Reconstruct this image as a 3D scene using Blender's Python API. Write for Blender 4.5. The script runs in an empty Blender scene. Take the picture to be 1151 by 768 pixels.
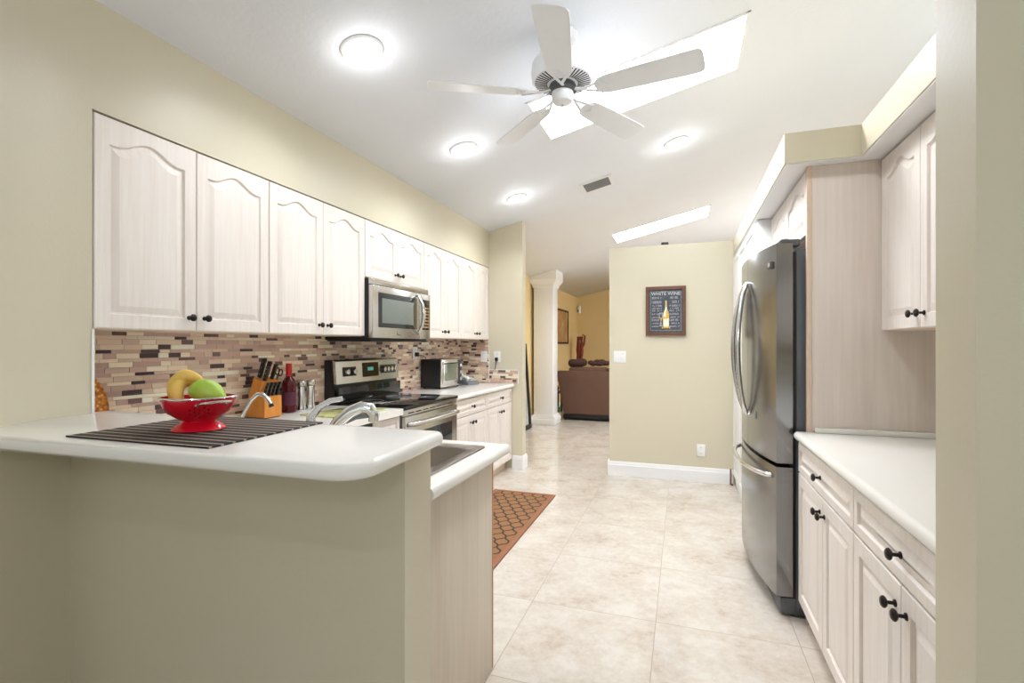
import bpy, bmesh, math, random
from mathutils import Matrix, Vector, Euler
random.seed(7)
C = bpy.context.scene.collection
PI = math.pi
R = math.radians

# ---------------------------------------------------------------- camera
F_PX, CAM_H = 560.0, 1.32
cam = bpy.data.cameras.new('camera')
camo = bpy.data.objects.new('camera', cam); C.objects.link(camo)
cam.sensor_width = 36.0
cam.lens = F_PX / 1151.0 * 36.0
cam.shift_y = 4.0 / 1151.0
cam.clip_start = 0.02
camo.location = (0, 0, CAM_H)
camo.rotation_euler = (PI/2, 0, math.atan((767-575.5)/F_PX))
bpy.context.scene.camera = camo

# ---------------------------------------------------------------- light
SC = bpy.context.scene
SC.view_settings.view_transform = 'Standard'
SC.view_settings.look = 'None'
SC.view_settings.gamma = 1.0
SC.view_settings.use_curve_mapping = False
SC.view_settings.exposure = 0.16
W = bpy.data.worlds.new('world'); SC.world = W
W.use_nodes = True
wn = W.node_tree.nodes; wl = W.node_tree.links
bg = wn['Background']; bg.inputs['Strength'].default_value = .6
tcw = wn.new('ShaderNodeTexCoord'); sep = wn.new('ShaderNodeSeparateXYZ')
rampw = wn.new('ShaderNodeValToRGB')
wl.new(tcw.outputs['Generated'], sep.inputs[0]); 
e = rampw.color_ramp.elements      # garden green below, pale sky above
e[0].position = 0.0; e[0].color = (0.45, 0.47, 0.42, 1)
e[1].position = 0.16; e[1].color = (0.92, 0.96, 1.0, 1)
for p_, c_ in ((.02, (.10, .32, .14, 1)), (.13, (.22, .50, .26, 1))):
    q_ = e.new(p_); q_.color = c_
nzw = wn.new('ShaderNodeTexNoise'); nzw.inputs['Scale'].default_value = 14
mzw = wn.new('ShaderNodeMath'); mzw.operation = 'MULTIPLY_ADD'; mzw.inputs[1].default_value = .22
wl.new(tcw.outputs['Generated'], nzw.inputs['Vector']); wl.new(nzw.outputs['Fac'], mzw.inputs[0])
sbw = wn.new('ShaderNodeMath'); sbw.operation = 'SUBTRACT'; sbw.inputs[1].default_value = .11
wl.new(sep.outputs['Z'], sbw.inputs[0]); wl.new(sbw.outputs[0], mzw.inputs[2]); wl.new(mzw.outputs[0], rampw.inputs['Fac'])
wl.new(rampw.outputs['Color'], bg.inputs['Color'])

def area(name, loc, rot, sx, sy, power, col=(1, 1, 1)):
    l = bpy.data.lights.new(name, 'AREA'); l.shape = 'RECTANGLE'
    l.size = sx; l.size_y = sy; l.energy = power; l.color = col
    o = bpy.data.objects.new(name, l); C.objects.link(o)
    o.location = loc; o.rotation_euler = rot
    return o
K_SKY = 60; K_BACK = 14; K_FAR = 80; K_CAN = 1.15; K_SPOT = 28
area('skylight_daylight', (-0.2835, 3.2175, 3.27), (0, -math.atan(.235), 0), 1.20, .54, K_SKY, (.96, .98, 1))
area('skylight_daylight_far', (-0.26, 7.085, 3.27), (0, -math.atan(.235), 0), 1.18, .54, K_SKY*1.3, (.96, .98, 1))
# added fill areas at unseen openings behind the camera and in the living room
area('back_opening_fill', (0.3, -3.65, 1.3), (R(90), 0, 0), 3.6, 2.2, K_BACK, (.97, .99, 1))
area('living_opening_fill', (3.25, 8.6, 1.5), (R(90), 0, R(90)), 3.4, 1.9, K_FAR, (1, .985, .96))
area('side_opening_fill', (3.3, -1.2, 1.6), (R(90), 0, R(90)), 2.4, 1.5, K_BACK*.4, (.98, .99, 1))

def lamp(name, loc, power, size=.15):
    l = bpy.data.lights.new(name, 'POINT'); l.energy = power; l.shadow_soft_size = size; l.color = (.93, .97, 1)
    o = bpy.data.objects.new(name, l); C.objects.link(o); o.location = loc
# unseen fill lights added beyond the ledge, behind the partition and behind the camera
lamp('side_room_fill', (2.6, 3.4, 2.3), 44, .2)
lamp('hall_fill', (1.6, 7.6, 2.0), 12, .2)
lamp('dining_fill', (.4, -1.3, 2.1), 34, .2)

# ---------------------------------------------------------------- materials
def srgb(r, g, b):
    f = lambda c: (c/255)/12.92 if c/255 <= .04045 else ((c/255+.055)/1.055)**2.4
    return (f(r), f(g), f(b), 1)
class Mat:
    def __init__(s, name, col, rough=.5, metal=0, **kw):
        s.m = bpy.data.materials.new(name); s.m.use_nodes = True
        s.n = s.m.node_tree.nodes; s.l = s.m.node_tree.links
        s.b = s.n['Principled BSDF']
        s.b.inputs['Base Color'].default_value = col
        s.b.inputs['Roughness'].default_value = rough
        s.b.inputs['Metallic'].default_value = metal
        for k, v in kw.items(): s.b.inputs[k.replace('_', ' ')].default_value = v
    def coords(s, scale=(1, 1, 1), rot=(0, 0, 0)):
        t = s.n.new('ShaderNodeTexCoord'); mp = s.n.new('ShaderNodeMapping')
        mp.inputs['Scale'].default_value = scale; mp.inputs['Rotation'].default_value = rot
        s.l.new(t.outputs['Object'], mp.inputs[0]); return mp.outputs[0]
    def noise(s, vec, scale, detail=4, rough=.5):
        n = s.n.new('ShaderNodeTexNoise'); n.inputs['Scale'].default_value = scale
        n.inputs['Detail'].default_value = detail; n.inputs['Roughness'].default_value = rough
        s.l.new(vec, n.inputs['Vector']); return n.outputs['Fac']
    def ramp(s, fac, stops):
        r = s.n.new('ShaderNodeValToRGB'); el = r.color_ramp.elements
        while len(el) < len(stops): el.new(.5)
        for i, (p, c) in enumerate(stops): el[i].position = p; el[i].color = c
        s.l.new(fac, r.inputs['Fac']); return r.outputs['Color']
    def math(s, op, a, b=None, c=None):
        n = s.n.new('ShaderNodeMath'); n.operation = op
        for i, v in enumerate((a, b, c)):
            if v is None: continue
            if isinstance(v, (int, float)): n.inputs[i].default_value = v
            else: s.l.new(v, n.inputs[i])
        return n.outputs[0]
    def mix(s, fac, a, b, mode='MIX'):
        n = s.n.new('ShaderNodeMix'); n.data_type = 'RGBA'; n.blend_type = mode
        for i, v in ((0, fac), (6, a), (7, b)):
            if isinstance(v, (int, float, tuple)): n.inputs[i].default_value = v
            else: s.l.new(v, n.inputs[i])
        return n.outputs[2]
    def base(s, out): s.l.new(out, s.b.inputs['Base Color']); return s
    def bump(s, h, strength=.2, dist=.01):
        n = s.n.new('ShaderNodeBump'); n.inputs['Strength'].default_value = strength
        n.inputs['Distance'].default_value = dist
        s.l.new(h, n.inputs['Height']); s.l.new(n.outputs[0], s.b.inputs['Normal']); return s

def paint(name, col, rough=.5, bs=.12, scale=90):
    m = Mat(name, col, rough); v = m.coords()
    n = m.noise(v, 1.3, 3)
    m.base(m.mix(n, tuple(c*.965 for c in col[:3])+(1,), tuple(min(1, c*1.03) for c in col[:3])+(1,)))
    m.bump(m.noise(v, scale, 3), bs, .003); return m.m
def simple(name, col, rough=.5, metal=0, var=.06, scale=30, **kw):
    m = Mat(name, col, rough, metal, **kw); n = m.noise(m.coords(), scale, 3)
    m.base(m.mix(n, tuple(c*(1-var) for c in col[:3])+(1,), tuple(min(1, c*(1+var)) for c in col[:3])+(1,)))
    return m.m
M = {}
M['wall'] = paint('beige_wall_paint', srgb(211, 203, 180), .38)
M['yellow'] = paint('yellow_wall_paint', srgb(228, 201, 146), .6)
M['ceiling'] = paint('white_ceiling_paint', srgb(238, 241, 247), .75, .5, 38)
M['white'] = simple('white_gloss_paint', srgb(243, 243, 243), .4, var=.01)
M['fan'] = simple('bright_white_enamel', srgb(246, 249, 253), .4, var=.01)
M['plastic_white'] = simple('white_plastic', srgb(240, 240, 238), .35, var=.01)
M['plastic_black'] = simple('black_plastic', srgb(22, 22, 24), .4)
M['plastic_grey'] = simple('grey_plastic', srgb(120, 122, 125), .4)
M['counter'] = simple('white_solid_surface', srgb(240, 238, 233), .14, var=.012, scale=200)
M['knob'] = simple('dark_bronze_metal', srgb(44, 38, 36), .35, .6)
M['chrome'] = simple('chrome', srgb(225, 226, 228), .12, 1, var=.01)
M['black_glass'] = simple('black_glass', srgb(14, 14, 15), .05, var=.02)
M['iron'] = simple('matte_black_metal', srgb(26, 27, 30), .45, .2)
M['red'] = simple('red_enamel', srgb(214, 12, 38), .16, var=.03)
M['dark_hole'] = simple('dark_opening', srgb(12, 10, 10), .8)
M['suede'] = simple('brown_suede', srgb(106, 78, 64), .9, var=.14, scale=6)
M['suede_dark'] = simple('dark_brown_cloth', srgb(72, 46, 40), .9, var=.2, scale=40)
M['redwood'] = simple('red_brown_carved_wood', srgb(122, 38, 24), .45, var=.3, scale=25)
M['leaf'] = simple('green_leaf', srgb(80, 150, 50), .5, var=.3)
M['terracotta'] = simple('cream_ceramic', srgb(222, 200, 165), .6)
M['shade'] = simple('lit_lamp_lens', (1, 1, 1, 1), .3)
def emis(name, col, s):
    m = Mat(name, col, .5); m.b.inputs['Emission Color'].default_value = col
    m.b.inputs['Emission Strength'].default_value = s; return m.m
M['lamp'] = emis('glowing_lamp_lens', (1, .99, .96, 1), 6)
M['glass_pane'] = Mat('clear_glass', (1, 1, 1, 1), .02, Transmission_Weight=1.0, IOR=1.1).m

def wood(name, a, b, rough=.42, sc=(26, 26, 1.2), strength=1):
    m = Mat(name, a, rough); v = m.coords(sc)
    n = m.noise(v, 2.2, 6, .62); n2 = m.noise(m.coords((5, 5, .5)), 1.2, 3)
    f = m.math('ADD', m.math('MULTIPLY', n, .65), m.math('MULTIPLY', n2, .35))
    m.base(m.ramp(f, [(.30, b), (.62, a)]))
    m.bump(n, .05, .002); return m.m
M['wood'] = wood('pickled_white_wood', srgb(242, 235, 229), srgb(232, 220, 211))
M['wood_edge'] = simple('pale_pink_wood_edge', srgb(226, 203, 182), .5)
M['wood_tan'] = simple('tan_edge_wood', srgb(190, 128, 82), .5)
M['panel'] = wood('pickled_grain_veneer', srgb(233, 222, 213), srgb(217, 203, 192), .45, (14, 14, .7))
M['panel_beige'] = wood('pale_beige_veneer', srgb(222, 211, 194), srgb(206, 193, 174), .45, (14, 14, .7))
M['maple'] = wood('honey_maple', srgb(222, 150, 66), srgb(196, 118, 42), .4, (40, 40, 4))
M['frame_wood'] = wood('walnut_frame', srgb(112, 72, 50), srgb(74, 44, 32), .5, (40, 40, 40))
M['door_brown'] = simple('brown_painted_wood', srgb(120, 84, 60), .5)

def steel(name, col, rough, vert=True):
    m = Mat(name, col, rough, 1.0)
    v = m.coords((3, 3, 400) if not vert else (300, 300, 2))
    n = m.noise(v, 1.0, 2)
    m.base(m.mix(n, tuple(c*.88 for c in col[:3])+(1,), tuple(min(1, c*1.08) for c in col[:3])+(1,)))
    m.bump(n, .02, .001); return m.m
M['steel'] = steel('brushed_stainless', srgb(205, 202, 198), .26, False)
M['steel_dark'] = steel('dark_stainless', srgb(142, 143, 145), .2, True)
M['steel_side'] = simple('grey_painted_steel', srgb(92, 95, 100), .4, .4)
M['steel_sink'] = steel('satin_sink_steel', srgb(158, 150, 144), .3, False)

# floor: glossy 61 cm stone-look tiles
m = Mat('glossy_stone_tile', (1, 1, 1, 1), .1)
t = m.n.new('ShaderNodeTexCoord'); sp = m.n.new('ShaderNodeSeparateXYZ'); m.l.new(t.outputs['Object'], sp.inputs[0])
T = .61
tx = m.math('DIVIDE', m.math('ADD', sp.outputs['X'], .12+61), T); ty = m.math('DIVIDE', m.math('ADD', sp.outputs['Y'], 61-2.469), T)
def grout(c):
    f = m.math('FRACT', c); a = m.math('ABSOLUTE', m.math('SUBTRACT', f, .5))
    return m.math('GREATER_THAN', a, .5-.0035)
g = m.math('MAXIMUM', grout(tx), grout(ty))
cv = m.n.new('ShaderNodeCombineXYZ')
m.l.new(m.math('FLOOR', tx), cv.inputs[0]); m.l.new(m.math('FLOOR', ty), cv.inputs[1])
wn_ = m.n.new('ShaderNodeTexWhiteNoise'); m.l.new(cv.outputs[0], wn_.inputs['Vector'])
vm = m.n.new('ShaderNodeVectorMath'); vm.operation = 'MULTIPLY_ADD'
m.l.new(wn_.outputs['Color'], vm.inputs[0]); vm.inputs[1].default_value = (9, 9, 9); m.l.new(t.outputs['Object'], vm.inputs[2])
n1 = m.noise(vm.outputs[0], 4.5, 10, .7); n2 = m.noise(vm.outputs[0], 26, 8, .75)
f = m.math('ADD', m.math('MULTIPLY', n1, .62), m.math('MULTIPLY', n2, .38))
col = m.ramp(f, [(.34, srgb(184, 166, 149)), (.45, srgb(202, 191, 178)), (.58, srgb(214, 208, 199))])
m.base(m.mix(g, col, srgb(168, 154, 138)))
m.l.new(m.math('ADD', m.math('MULTIPLY', g, .5), .11), m.b.inputs['Roughness'])
M['floor'] = m.m

# mosaic strip tile: colour per tile comes from the tile's own attribute
m = Mat('stone_and_glass_mosaic', (1, 1, 1, 1), .3)
at = m.n.new('ShaderNodeAttribute'); at.attribute_name = 'tile'
n = m.noise(m.coords((1, 1, 3)), 120, 4)
m.base(m.mix(m.math('MULTIPLY', n, .25), at.outputs['Color'], srgb(200, 180, 165), 'MULTIPLY'))
M['mosaic'] = m.m
M['grout'] = simple('beige_grout', srgb(200, 186, 168), .8)

# placemat stripes
m = Mat('black_striped_weave', (1, 1, 1, 1), .8)
sp = m.n.new('ShaderNodeSeparateXYZ'); m.l.new(m.coords(), sp.inputs[0])
f = m.math('FRACT', m.math('MULTIPLY', sp.outputs['Y'], 1/.033))
st = m.math('LESS_THAN', f, .25)
fx = m.math('FRACT', m.math('MULTIPLY', sp.outputs['X'], 1/.006))
st = m.math('MULTIPLY', st, m.math('ADD', m.math('MULTIPLY', m.math('GREATER_THAN', fx, .35), .6), .4))
th = m.math('FRACT', m.math('MULTIPLY', sp.outputs['Y'], 1/.0055))
bl = m.mix(m.math('LESS_THAN', th, .3), srgb(24, 24, 27), srgb(52, 52, 56))
m.base(m.mix(st, bl, srgb(186, 160, 136)))
m.bump(th, .3, .001); M['placemat'] = m.m

# floor mat lattice
m = Mat('lattice_mat', (1, 1, 1, 1), .75)
sp = m.n.new('ShaderNodeSeparateXYZ'); m.l.new(m.coords(), sp.inputs[0])
P = .095
u = m.math('DIVIDE', sp.outputs['X'], P); v = m.math('DIVIDE', sp.outputs['Y'], P*1.7)
def lat(a, sgn):
    w = m.math('MULTIPLY', m.math('SINE', m.math('MULTIPLY', m.math('SUBTRACT' if sgn > 0 else 'ADD', u, v), 2*PI)), .07)
    c = m.math('ADD', m.math('ADD' if sgn > 0 else 'SUBTRACT', u, v), w)
    d = m.math('ABSOLUTE', m.math('SUBTRACT', m.math('FRACT', m.math('ADD', c, 50)), .5))
    return m.math('GREATER_THAN', d, .5-.075)
g = m.math('MAXIMUM', lat(0, 1), lat(0, -1))
nn = m.noise(m.coords((1, 1, 1)), 300, 2)
m.base(m.mix(g, m.mix(nn, srgb(124, 84, 48), srgb(158, 112, 68)), srgb(44, 34, 30)))
m.bump(g, .5, .003); M['lattice'] = m.m
M['mat_edge'] = simple('brown_mat_border', srgb(146, 96, 66), .7)

# fruit
m = Mat('banana_skin', (1, 1, 1, 1), .5)
n = m.noise(m.coords(), 70, 5); n2 = m.noise(m.coords(), 16, 2)
c = m.ramp(n, [(.0, srgb(240, 190, 84)), (.66, srgb(244, 202, 104)), (.74, srgb(130, 92, 44))])
m.base(m.mix(m.math('MULTIPLY', n2, .22), c, srgb(210, 196, 84))); M['banana'] = m.m
M['banana_tip'] = simple('banana_stem', srgb(120, 96, 36), .7)
m = Mat('green_mango_skin', (1, 1, 1, 1), .38)
m.base(m.ramp(m.noise(m.coords(), 14, 4), [(.3, srgb(150, 186, 50)), (.7, srgb(178, 206, 84))])); M['mango'] = m.m
m = Mat('rattan_weave', (1, 1, 1, 1), .6)
vv = m.coords((1, 1, 1)); w = m.n.new('ShaderNodeTexVoronoi'); w.inputs['Scale'].default_value = 70; m.l.new(vv, w.inputs['Vector'])
m.base(m.ramp(w.outputs['Distance'], [(.0, srgb(250, 225, 180)), (.35, srgb(226, 148, 50)), (.8, srgb(176, 96, 28))]))
m.bump(w.outputs['Distance'], .6, .004); M['rattan'] = m.m
M['bottle'] = Mat('deep_red_glass', srgb(96, 8, 28), .06, Transmission_Weight=.35).m
M['cap_red'] = simple('red_foil', srgb(206, 22, 22), .35)
m = Mat('green_glass_board', (1, 1, 1, 1), .15)
m.base(m.ramp(m.noise(m.coords(), 9, 4), [(.35, srgb(188, 196, 128)), (.5, srgb(214, 208, 150)), (.65, srgb(158, 170, 96))])); M['board'] = m.m
m = Mat('gold_abstract_print', (1, 1, 1, 1), .4)
m.base(m.ramp(m.noise(m.coords((6, 6, 2)), 2, 4), [(.3, srgb(196, 164, 110)), (.5, srgb(170, 112, 60)), (.7, srgb(222, 200, 160))])); M['print'] = m.m
m = Mat('chalkboard_print', (1, 1, 1, 1), .6)
m.base(m.ramp(m.noise(m.coords(), 60, 5), [(.3, srgb(48, 52, 60)), (.7, srgb(84, 90, 100))])); M['chalk'] = m.m
M['chalk_white'] = simple('chalk_lettering', srgb(214, 216, 220), .7)
M['label_cream'] = simple('cream_ink', srgb(238, 234, 214), .7)
M['gold_ink'] = simple('gold_ink', srgb(224, 178, 60), .7)
M['green_glow'] = emis('green_reflection_glow', (.12, .5, .42, 1), .25)  # dim green glow put in for window reflections on the stove glass
M['oven_glass'] = simple('tinted_oven_glass', srgb(52, 56, 56), .04, var=.05)
M['toaster_glass'] = simple('toaster_door_glass', srgb(112, 118, 100), .05, var=.25, scale=10)

# ---------------------------------------------------------------- helpers
class MB:
    def __init__(s): s.bm = bmesh.new()
    def _add(s, bm2):
        me = bpy.data.meshes.new('tmp'); bm2.to_mesh(me); s.bm.from_mesh(me); bpy.data.meshes.remove(me); bm2.free(); return s
    def box(s, x0, x1, y0, y1, z0, z1, bev=0, seg=2):
        b = bmesh.new(); bmesh.ops.create_cube(b, size=1)
        for v in b.verts:
            v.co = Vector((x0+(x1-x0)*(v.co.x+.5), y0+(y1-y0)*(v.co.y+.5), z0+(z1-z0)*(v.co.z+.5)))
        if bev: bmesh.ops.bevel(b, geom=list(b.edges), offset=bev, segments=seg, affect='EDGES', profile=.5)
        return s._add(b)
    def cyl(s, p0, p1, r0, r1=None, n=20):
        r1 = r0 if r1 is None else r1
        return s.tube([p0, p1], [r0, r1], n)
    def tube(s, pts, rad, n=12, caps=True, closed=False, flat=1.0):
        pts = [Vector(p) for p in pts]
        if isinstance(rad, (int, float)): rad = [rad]*len(pts)
        N = len(pts); rings = []; up = None
        for i, p in enumerate(pts):
            if closed: d = pts[(i+1) % N]-pts[i-1]
            else: d = pts[min(i+1, N-1)]-pts[max(i-1, 0)]
            d.normalize()
            if up is None:
                up = Vector((0, 0, 1)) if abs(d.z) < .9 else Vector((1, 0, 0))
            a = d.cross(up).normalized(); b = a.cross(d).normalized(); up = b
            rings.append([s.bm.verts.new(p+(a*math.cos(2*PI*k/n)+b*math.sin(2*PI*k/n)*flat)*rad[i]) for k in range(n)])
        for i in range(N if closed else N-1):
            r, q = rings[i], rings[(i+1) % N]
            for k in range(n): s.bm.faces.new((r[k], r[(k+1) % n], q[(k+1) % n], q[k]))
        if caps and not closed:
            s.bm.faces.new(rings[0][::-1]); s.bm.faces.new(rings[-1])
        return s
    def lathe(s, prof, c=(0, 0, 0), n=32, cap=True):
        rings = []
        for r, z in prof:
            rings.append([s.bm.verts.new((c[0]+r*math.cos(2*PI*k/n), c[1]+r*math.sin(2*PI*k/n), c[2]+z)) for k in range(n)])
        for a, b in zip(rings, rings[1:]):
            for k in range(n): s.bm.faces.new((a[k], a[(k+1) % n], b[(k+1) % n], b[k]))
        if cap:
            s.bm.faces.new(rings[0][::-1]); s.bm.faces.new(rings[-1])
        return s
    def prism(s, poly, z0, z1, axis='z', bev=0, seg=3):
        b = bmesh.new()
        def P(p, h):
            return {'z': (p[0], p[1], h), 'y': (p[0], h, p[1]), 'x': (h, p[0], p[1])}[axis]
        lo = [b.verts.new(P(p, z0)) for p in poly]; hi = [b.verts.new(P(p, z1)) for p in poly]
        b.faces.new(lo[::-1]); b.faces.new(hi)
        for i in range(len(poly)):
            j = (i+1) % len(poly); b.faces.new((lo[i], lo[j], hi[j], hi[i]))
        bmesh.ops.recalc_face_normals(b, faces=list(b.faces))
        if bev:
            ed = [e for e in b.edges if (e.verts[0] in lo) == (e.verts[1] in lo) and not ((e.verts[0] in lo) ^ (e.verts[1] in lo))]
            bmesh.ops.bevel(b, geom=ed, offset=bev, segments=seg, affect='EDGES', profile=.5)
        return s._add(b)
    def ball(s, c, rx, ry=None, rz=None, n=24, m=14):
        ry = rx if ry is None else ry; rz = rx if rz is None else rz
        b = bmesh.new(); bmesh.ops.create_uvsphere(b, u_segments=n, v_segments=m, radius=1)
        for v in b.verts: v.co = Vector((c[0]+v.co.x*rx, c[1]+v.co.y*ry, c[2]+v.co.z*rz))
        return s._add(b)
    def quad(s, *p):
        s.bm.faces.new([s.bm.verts.new(q) for q in p]); return s
    def xf(s, mat): bmesh.ops.transform(s.bm, matrix=mat, verts=list(s.bm.verts)); return s
    def build(s, name, mat, parent=None, angle=35, fix=True):
        if fix: bmesh.ops.recalc_face_normals(s.bm, faces=list(s.bm.faces))
        me = bpy.data.meshes.new(name); s.bm.to_mesh(me); s.bm.free()
        for p in me.polygons: p.use_smooth = True
        me.set_sharp_from_angle(angle=R(angle))
        me.materials.append(M[mat] if isinstance(mat, str) else mat)
        o = bpy.data.objects.new(name, me); C.objects.link(o)
        if parent is not None:
            o.parent = parent
            r = parent
            while r.parent: r = r.parent
            if r.get('_w'): me.transform(Matrix.Translation(-Vector(r['_w'])))
        return o
def thing(name, label, cat, loc=(0, 0, 0), rotz=0, group=None, world=False, rot=None):
    o = bpy.data.objects.new(name, None); C.objects.link(o)
    o.empty_display_size = .05
    o.location = loc; o.rotation_euler = rot or (0, 0, rotz)
    o['label'] = label; o['category'] = cat
    if group: o['group'] = group
    if world: o['_w'] = list(loc)
    return o
def tag(o, label, cat, group=None, kind=None):
    o['label'] = label; o['category'] = cat
    if group: o['group'] = group
    if kind: o['kind'] = kind
    return o
def struct(name, mb, mat, label=None):
    o = mb.build(name, mat); o['kind'] = 'structure'
    if label: o['label'] = label
    return o
def copy_tree(o, parent=None):
    c = o.copy(); C.objects.link(c); c.parent = parent
    for ch in list(o.children): copy_tree(ch, c)
    return c
def arc(c, r, a0, a1, n, plane='xy'):
    o = []
    for i in range(n+1):
        a = a0+(a1-a0)*i/n; o.append((c[0]+r*math.cos(a), c[1]+r*math.sin(a)))
    return o
def ceil_z(x): return 2.575+.235*(x+1.99)
TILT = math.atan(.235)

# ================================================================ SETTING
XL, XW = -1.99, -2.33        # left cabinet/soffit face, left kitchen wall
struct('floor', MB().box(-4.2, 4.2, -4.2, 12.2, -.1, 0), 'floor')
# ceiling slab with two skylight wells
xs = [-4.2, -.902, .335, 4.2]; ys = [-4.2, 2.935, 3.50, 6.805, 7.365, 12.2]
cb = MB()
for i in range(3):
    for j in range(5):
        if i == 1 and j in (1, 3): continue
        a, b, c, d = xs[i], xs[i+1], ys[j], ys[j+1]
        cb.quad((a, c, ceil_z(a)), (a, d, ceil_z(a)), (b, d, ceil_z(b)), (b, c, ceil_z(b)))
for (c, d) in ((2.935, 3.50), (6.805, 7.365)):
    a, b = xs[1], xs[2]; H = .30
    for p, q in (((a, c), (a, d)), ((a, d), (b, d)), ((b, d), (b, c)), ((b, c), (a, c))):
        cb.quad((p[0], p[1], ceil_z(p[0])), (q[0], q[1], ceil_z(q[0])), (q[0], q[1], ceil_z(q[0])+H), (p[0], p[1], ceil_z(p[0])+H))
bmesh.ops.remove_doubles(cb.bm, verts=list(cb.bm.verts), dist=1e-4)
o = struct('ceiling', cb, 'ceiling')
sm = o.modifiers.new('thick', 'SOLIDIFY'); sm.thickness = .04; sm.offset = 0
for k, (c, d) in enumerate(((2.935, 3.50), (6.805, 7.365))):
    a, b = xs[1], xs[2]; wb = MB()
    for (p0, p1, q0, q1) in ((a-.012, a+.006, c-.012, d+.012), (b-.006, b+.012, c-.012, d+.012)):
        z0 = ceil_z((p0+p1)/2)-.026; wb.box(p0, p1, q0, q1, z0, z0+.05)
    for q0, q1 in ((c-.012, c+.006), (d-.006, d+.012)):
        wb.prism([(a-.012, ceil_z(a-.012)-.026), (b+.012, ceil_z(b+.012)-.026), (b+.012, ceil_z(b)+.02), (a-.012, ceil_z(a)+.02)], q0, q1, 'y')
    struct('window_%d' % (k+1), wb, 'white')

def wall_prism(name, poly_xy, mat='wall', z1=None, mb=None):
    """vertical walls whose tops follow the sloped ceiling (or a fixed height)"""
    b = mb or MB(); bm = b.bm
    lo = [bm.verts.new((x, y, 0)) for x, y in poly_xy]
    hi = [bm.verts.new((x, y, (ceil_z(x)+.01) if z1 is None else z1)) for x, y in poly_xy]
    n = len(poly_xy); bm.faces.new(lo[::-1]); bm.faces.new(hi)
    for i in range(n): bm.faces.new((lo[i], lo[(i+1) % n], hi[(i+1) % n], hi[i]))
    return b if mb is not None else struct(name, b, mat)
def rect(x0, x1, y0, y1): return [(x0, y0), (x1, y0), (x1, y1), (x0, y1)]
JL0, JL1 = 1.056, 1.196      # left end of the wide opening
wall_prism('wall_left', rect(-2.45, XW, JL1-.05, 5.10))
# soffit above the left cabinets, flush with their doors
sb = MB(); sb.bm
lo = 2.163
sb.prism([(-2.34, lo), (XL, lo), (XL, ceil_z(XL)+.01), (-2.34, ceil_z(-2.34)+.01)], JL1, 5.06, 'y')
struct('wall_soffit_left', sb, 'wall')
# end of the left wall: jamb, then a splayed face turning toward the viewer
wall_prism('wall_opening_left', [(-2.45, JL1), (XL, JL1), (XL, JL0), (-1.725, .494), (-1.87, .43), (-2.45, JL0-.05)])
wall_prism('wall_dining_left', rect(-4.2, -1.80, .30, .46))
wall_prism('wall_opening_right', rect(.445, 3.41, .995, 1.13))
wall_prism('wall_return', rect(-2.45, -1.612, 5.05, 5.17))
wall_prism('wall_right', rect(1.19, 1.34, 1.12, 5.30), z1=2.31)
wall_prism('wall_partition', rect(-.706, 1.34, 5.14, 5.27), z1=2.31)
wall_prism('wall_living_left', rect(-2.55, -2.40, 5.10, 12.0), 'yellow')
b = MB(); wall_prism(None, rect(-2.55, .9, 11.87, 12.02), mb=b); wall_prism(None, rect(3.1, 3.6, 11.87, 12.02), mb=b)
b.prism([(.9, 2.15), (3.1, 2.15), (3.1, ceil_z(3.1)+.01), (.9, ceil_z(.9)+.01)], 11.87, 12.02, 'y'); struct('wall_living_far', b, 'yellow')
b = MB()
for x in (.9, 1.97, 3.04): b.box(x, x+.06, 11.90, 11.97, 0, 2.15)
b.box(.9, 3.1, 11.90, 11.97, 0, .06).box(.9, 3.1, 11.90, 11.97, 2.09, 2.15)
struct('door_2', b, 'white')
# living room right wall, dining room walls behind the camera; openings added for light
def wall_with_hole_x(name, x0, x1, y0, y1, hy0, hy1, hz0, hz1, mat):
    b = MB(); wall_prism(None, rect(x0, x1, y0, hy0), mb=b); wall_prism(None, rect(x0, x1, hy1, y1), mb=b)
    b.box(x0, x1, hy0, hy1, 0, hz0) if hz0 > 0 else None
    b.prism([(x0, hz1), (x1, hz1), (x1, ceil_z(x1)+.01), (x0, ceil_z(x0)+.01)], hy0, hy1, 'y')
    return struct(name, b, mat)
wall_with_hole_x('wall_living_right', 3.35, 3.5, 5.27, 12.0, 6.8, 10.4, .5, 2.5, 'yellow')
wall_prism('wall_hall_right', rect(1.34, 3.5, 5.14, 5.27), z1=2.31)
wall_with_hole_x('wall_dining_right', 3.4, 3.55, -3.9, 5.27, -2.5, .1, .8, 2.4, 'wall')
b = MB(); wall_prism(None, rect(-4.2, -1.6, -3.9, -3.75), mb=b); wall_prism(None, rect(2.2, 3.55, -3.9, -3.75), mb=b)
b.prism([(-1.6, 2.45), (2.2, 2.45), (2.2, ceil_z(2.2)+.01), (-1.6, ceil_z(-1.6)+.01)], -3.9, -3.75, 'y')
struct('wall_dining_back', b, 'wall')
wall_prism('wall_dining_far_left', rect(-4.2, -4.05, -3.9, .46))
# sliding door behind the camera
b = MB()
for x in (-1.6, -.32, .28, .92, 2.14): b.box(x, x+.06, -3.88, -3.80, 0, 2.45)
b.box(-1.6, 2.2, -3.88, -3.80, 0, .06); b.box(-1.6, 2.2, -3.88, -3.80, 2.39, 2.45)
struct('door_1', b, 'white')

# peninsula half wall
struct('wall_peninsula', MB().box(-2.02, -.68, 1.13, 1.27, 0, 1.04), 'wall')
# soffit ledge over the right cabinets and the fridge
b = MB()
b.prism([(.453, 2.62), (.453, 5.145), (1.20, 5.145), (1.20, 1.10), (.76, 1.10), (.76, 2.62)], 2.17, 2.31)
struct('wall_soffit_right', b, 'wall')
struct('trim_1', MB().prism([(.458, 2.625), (.458, 5.14), (1.19, 5.14), (1.19, 1.125), (.765, 1.125), (.765, 2.625)], 2.164, 2.171), 'white')

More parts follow.
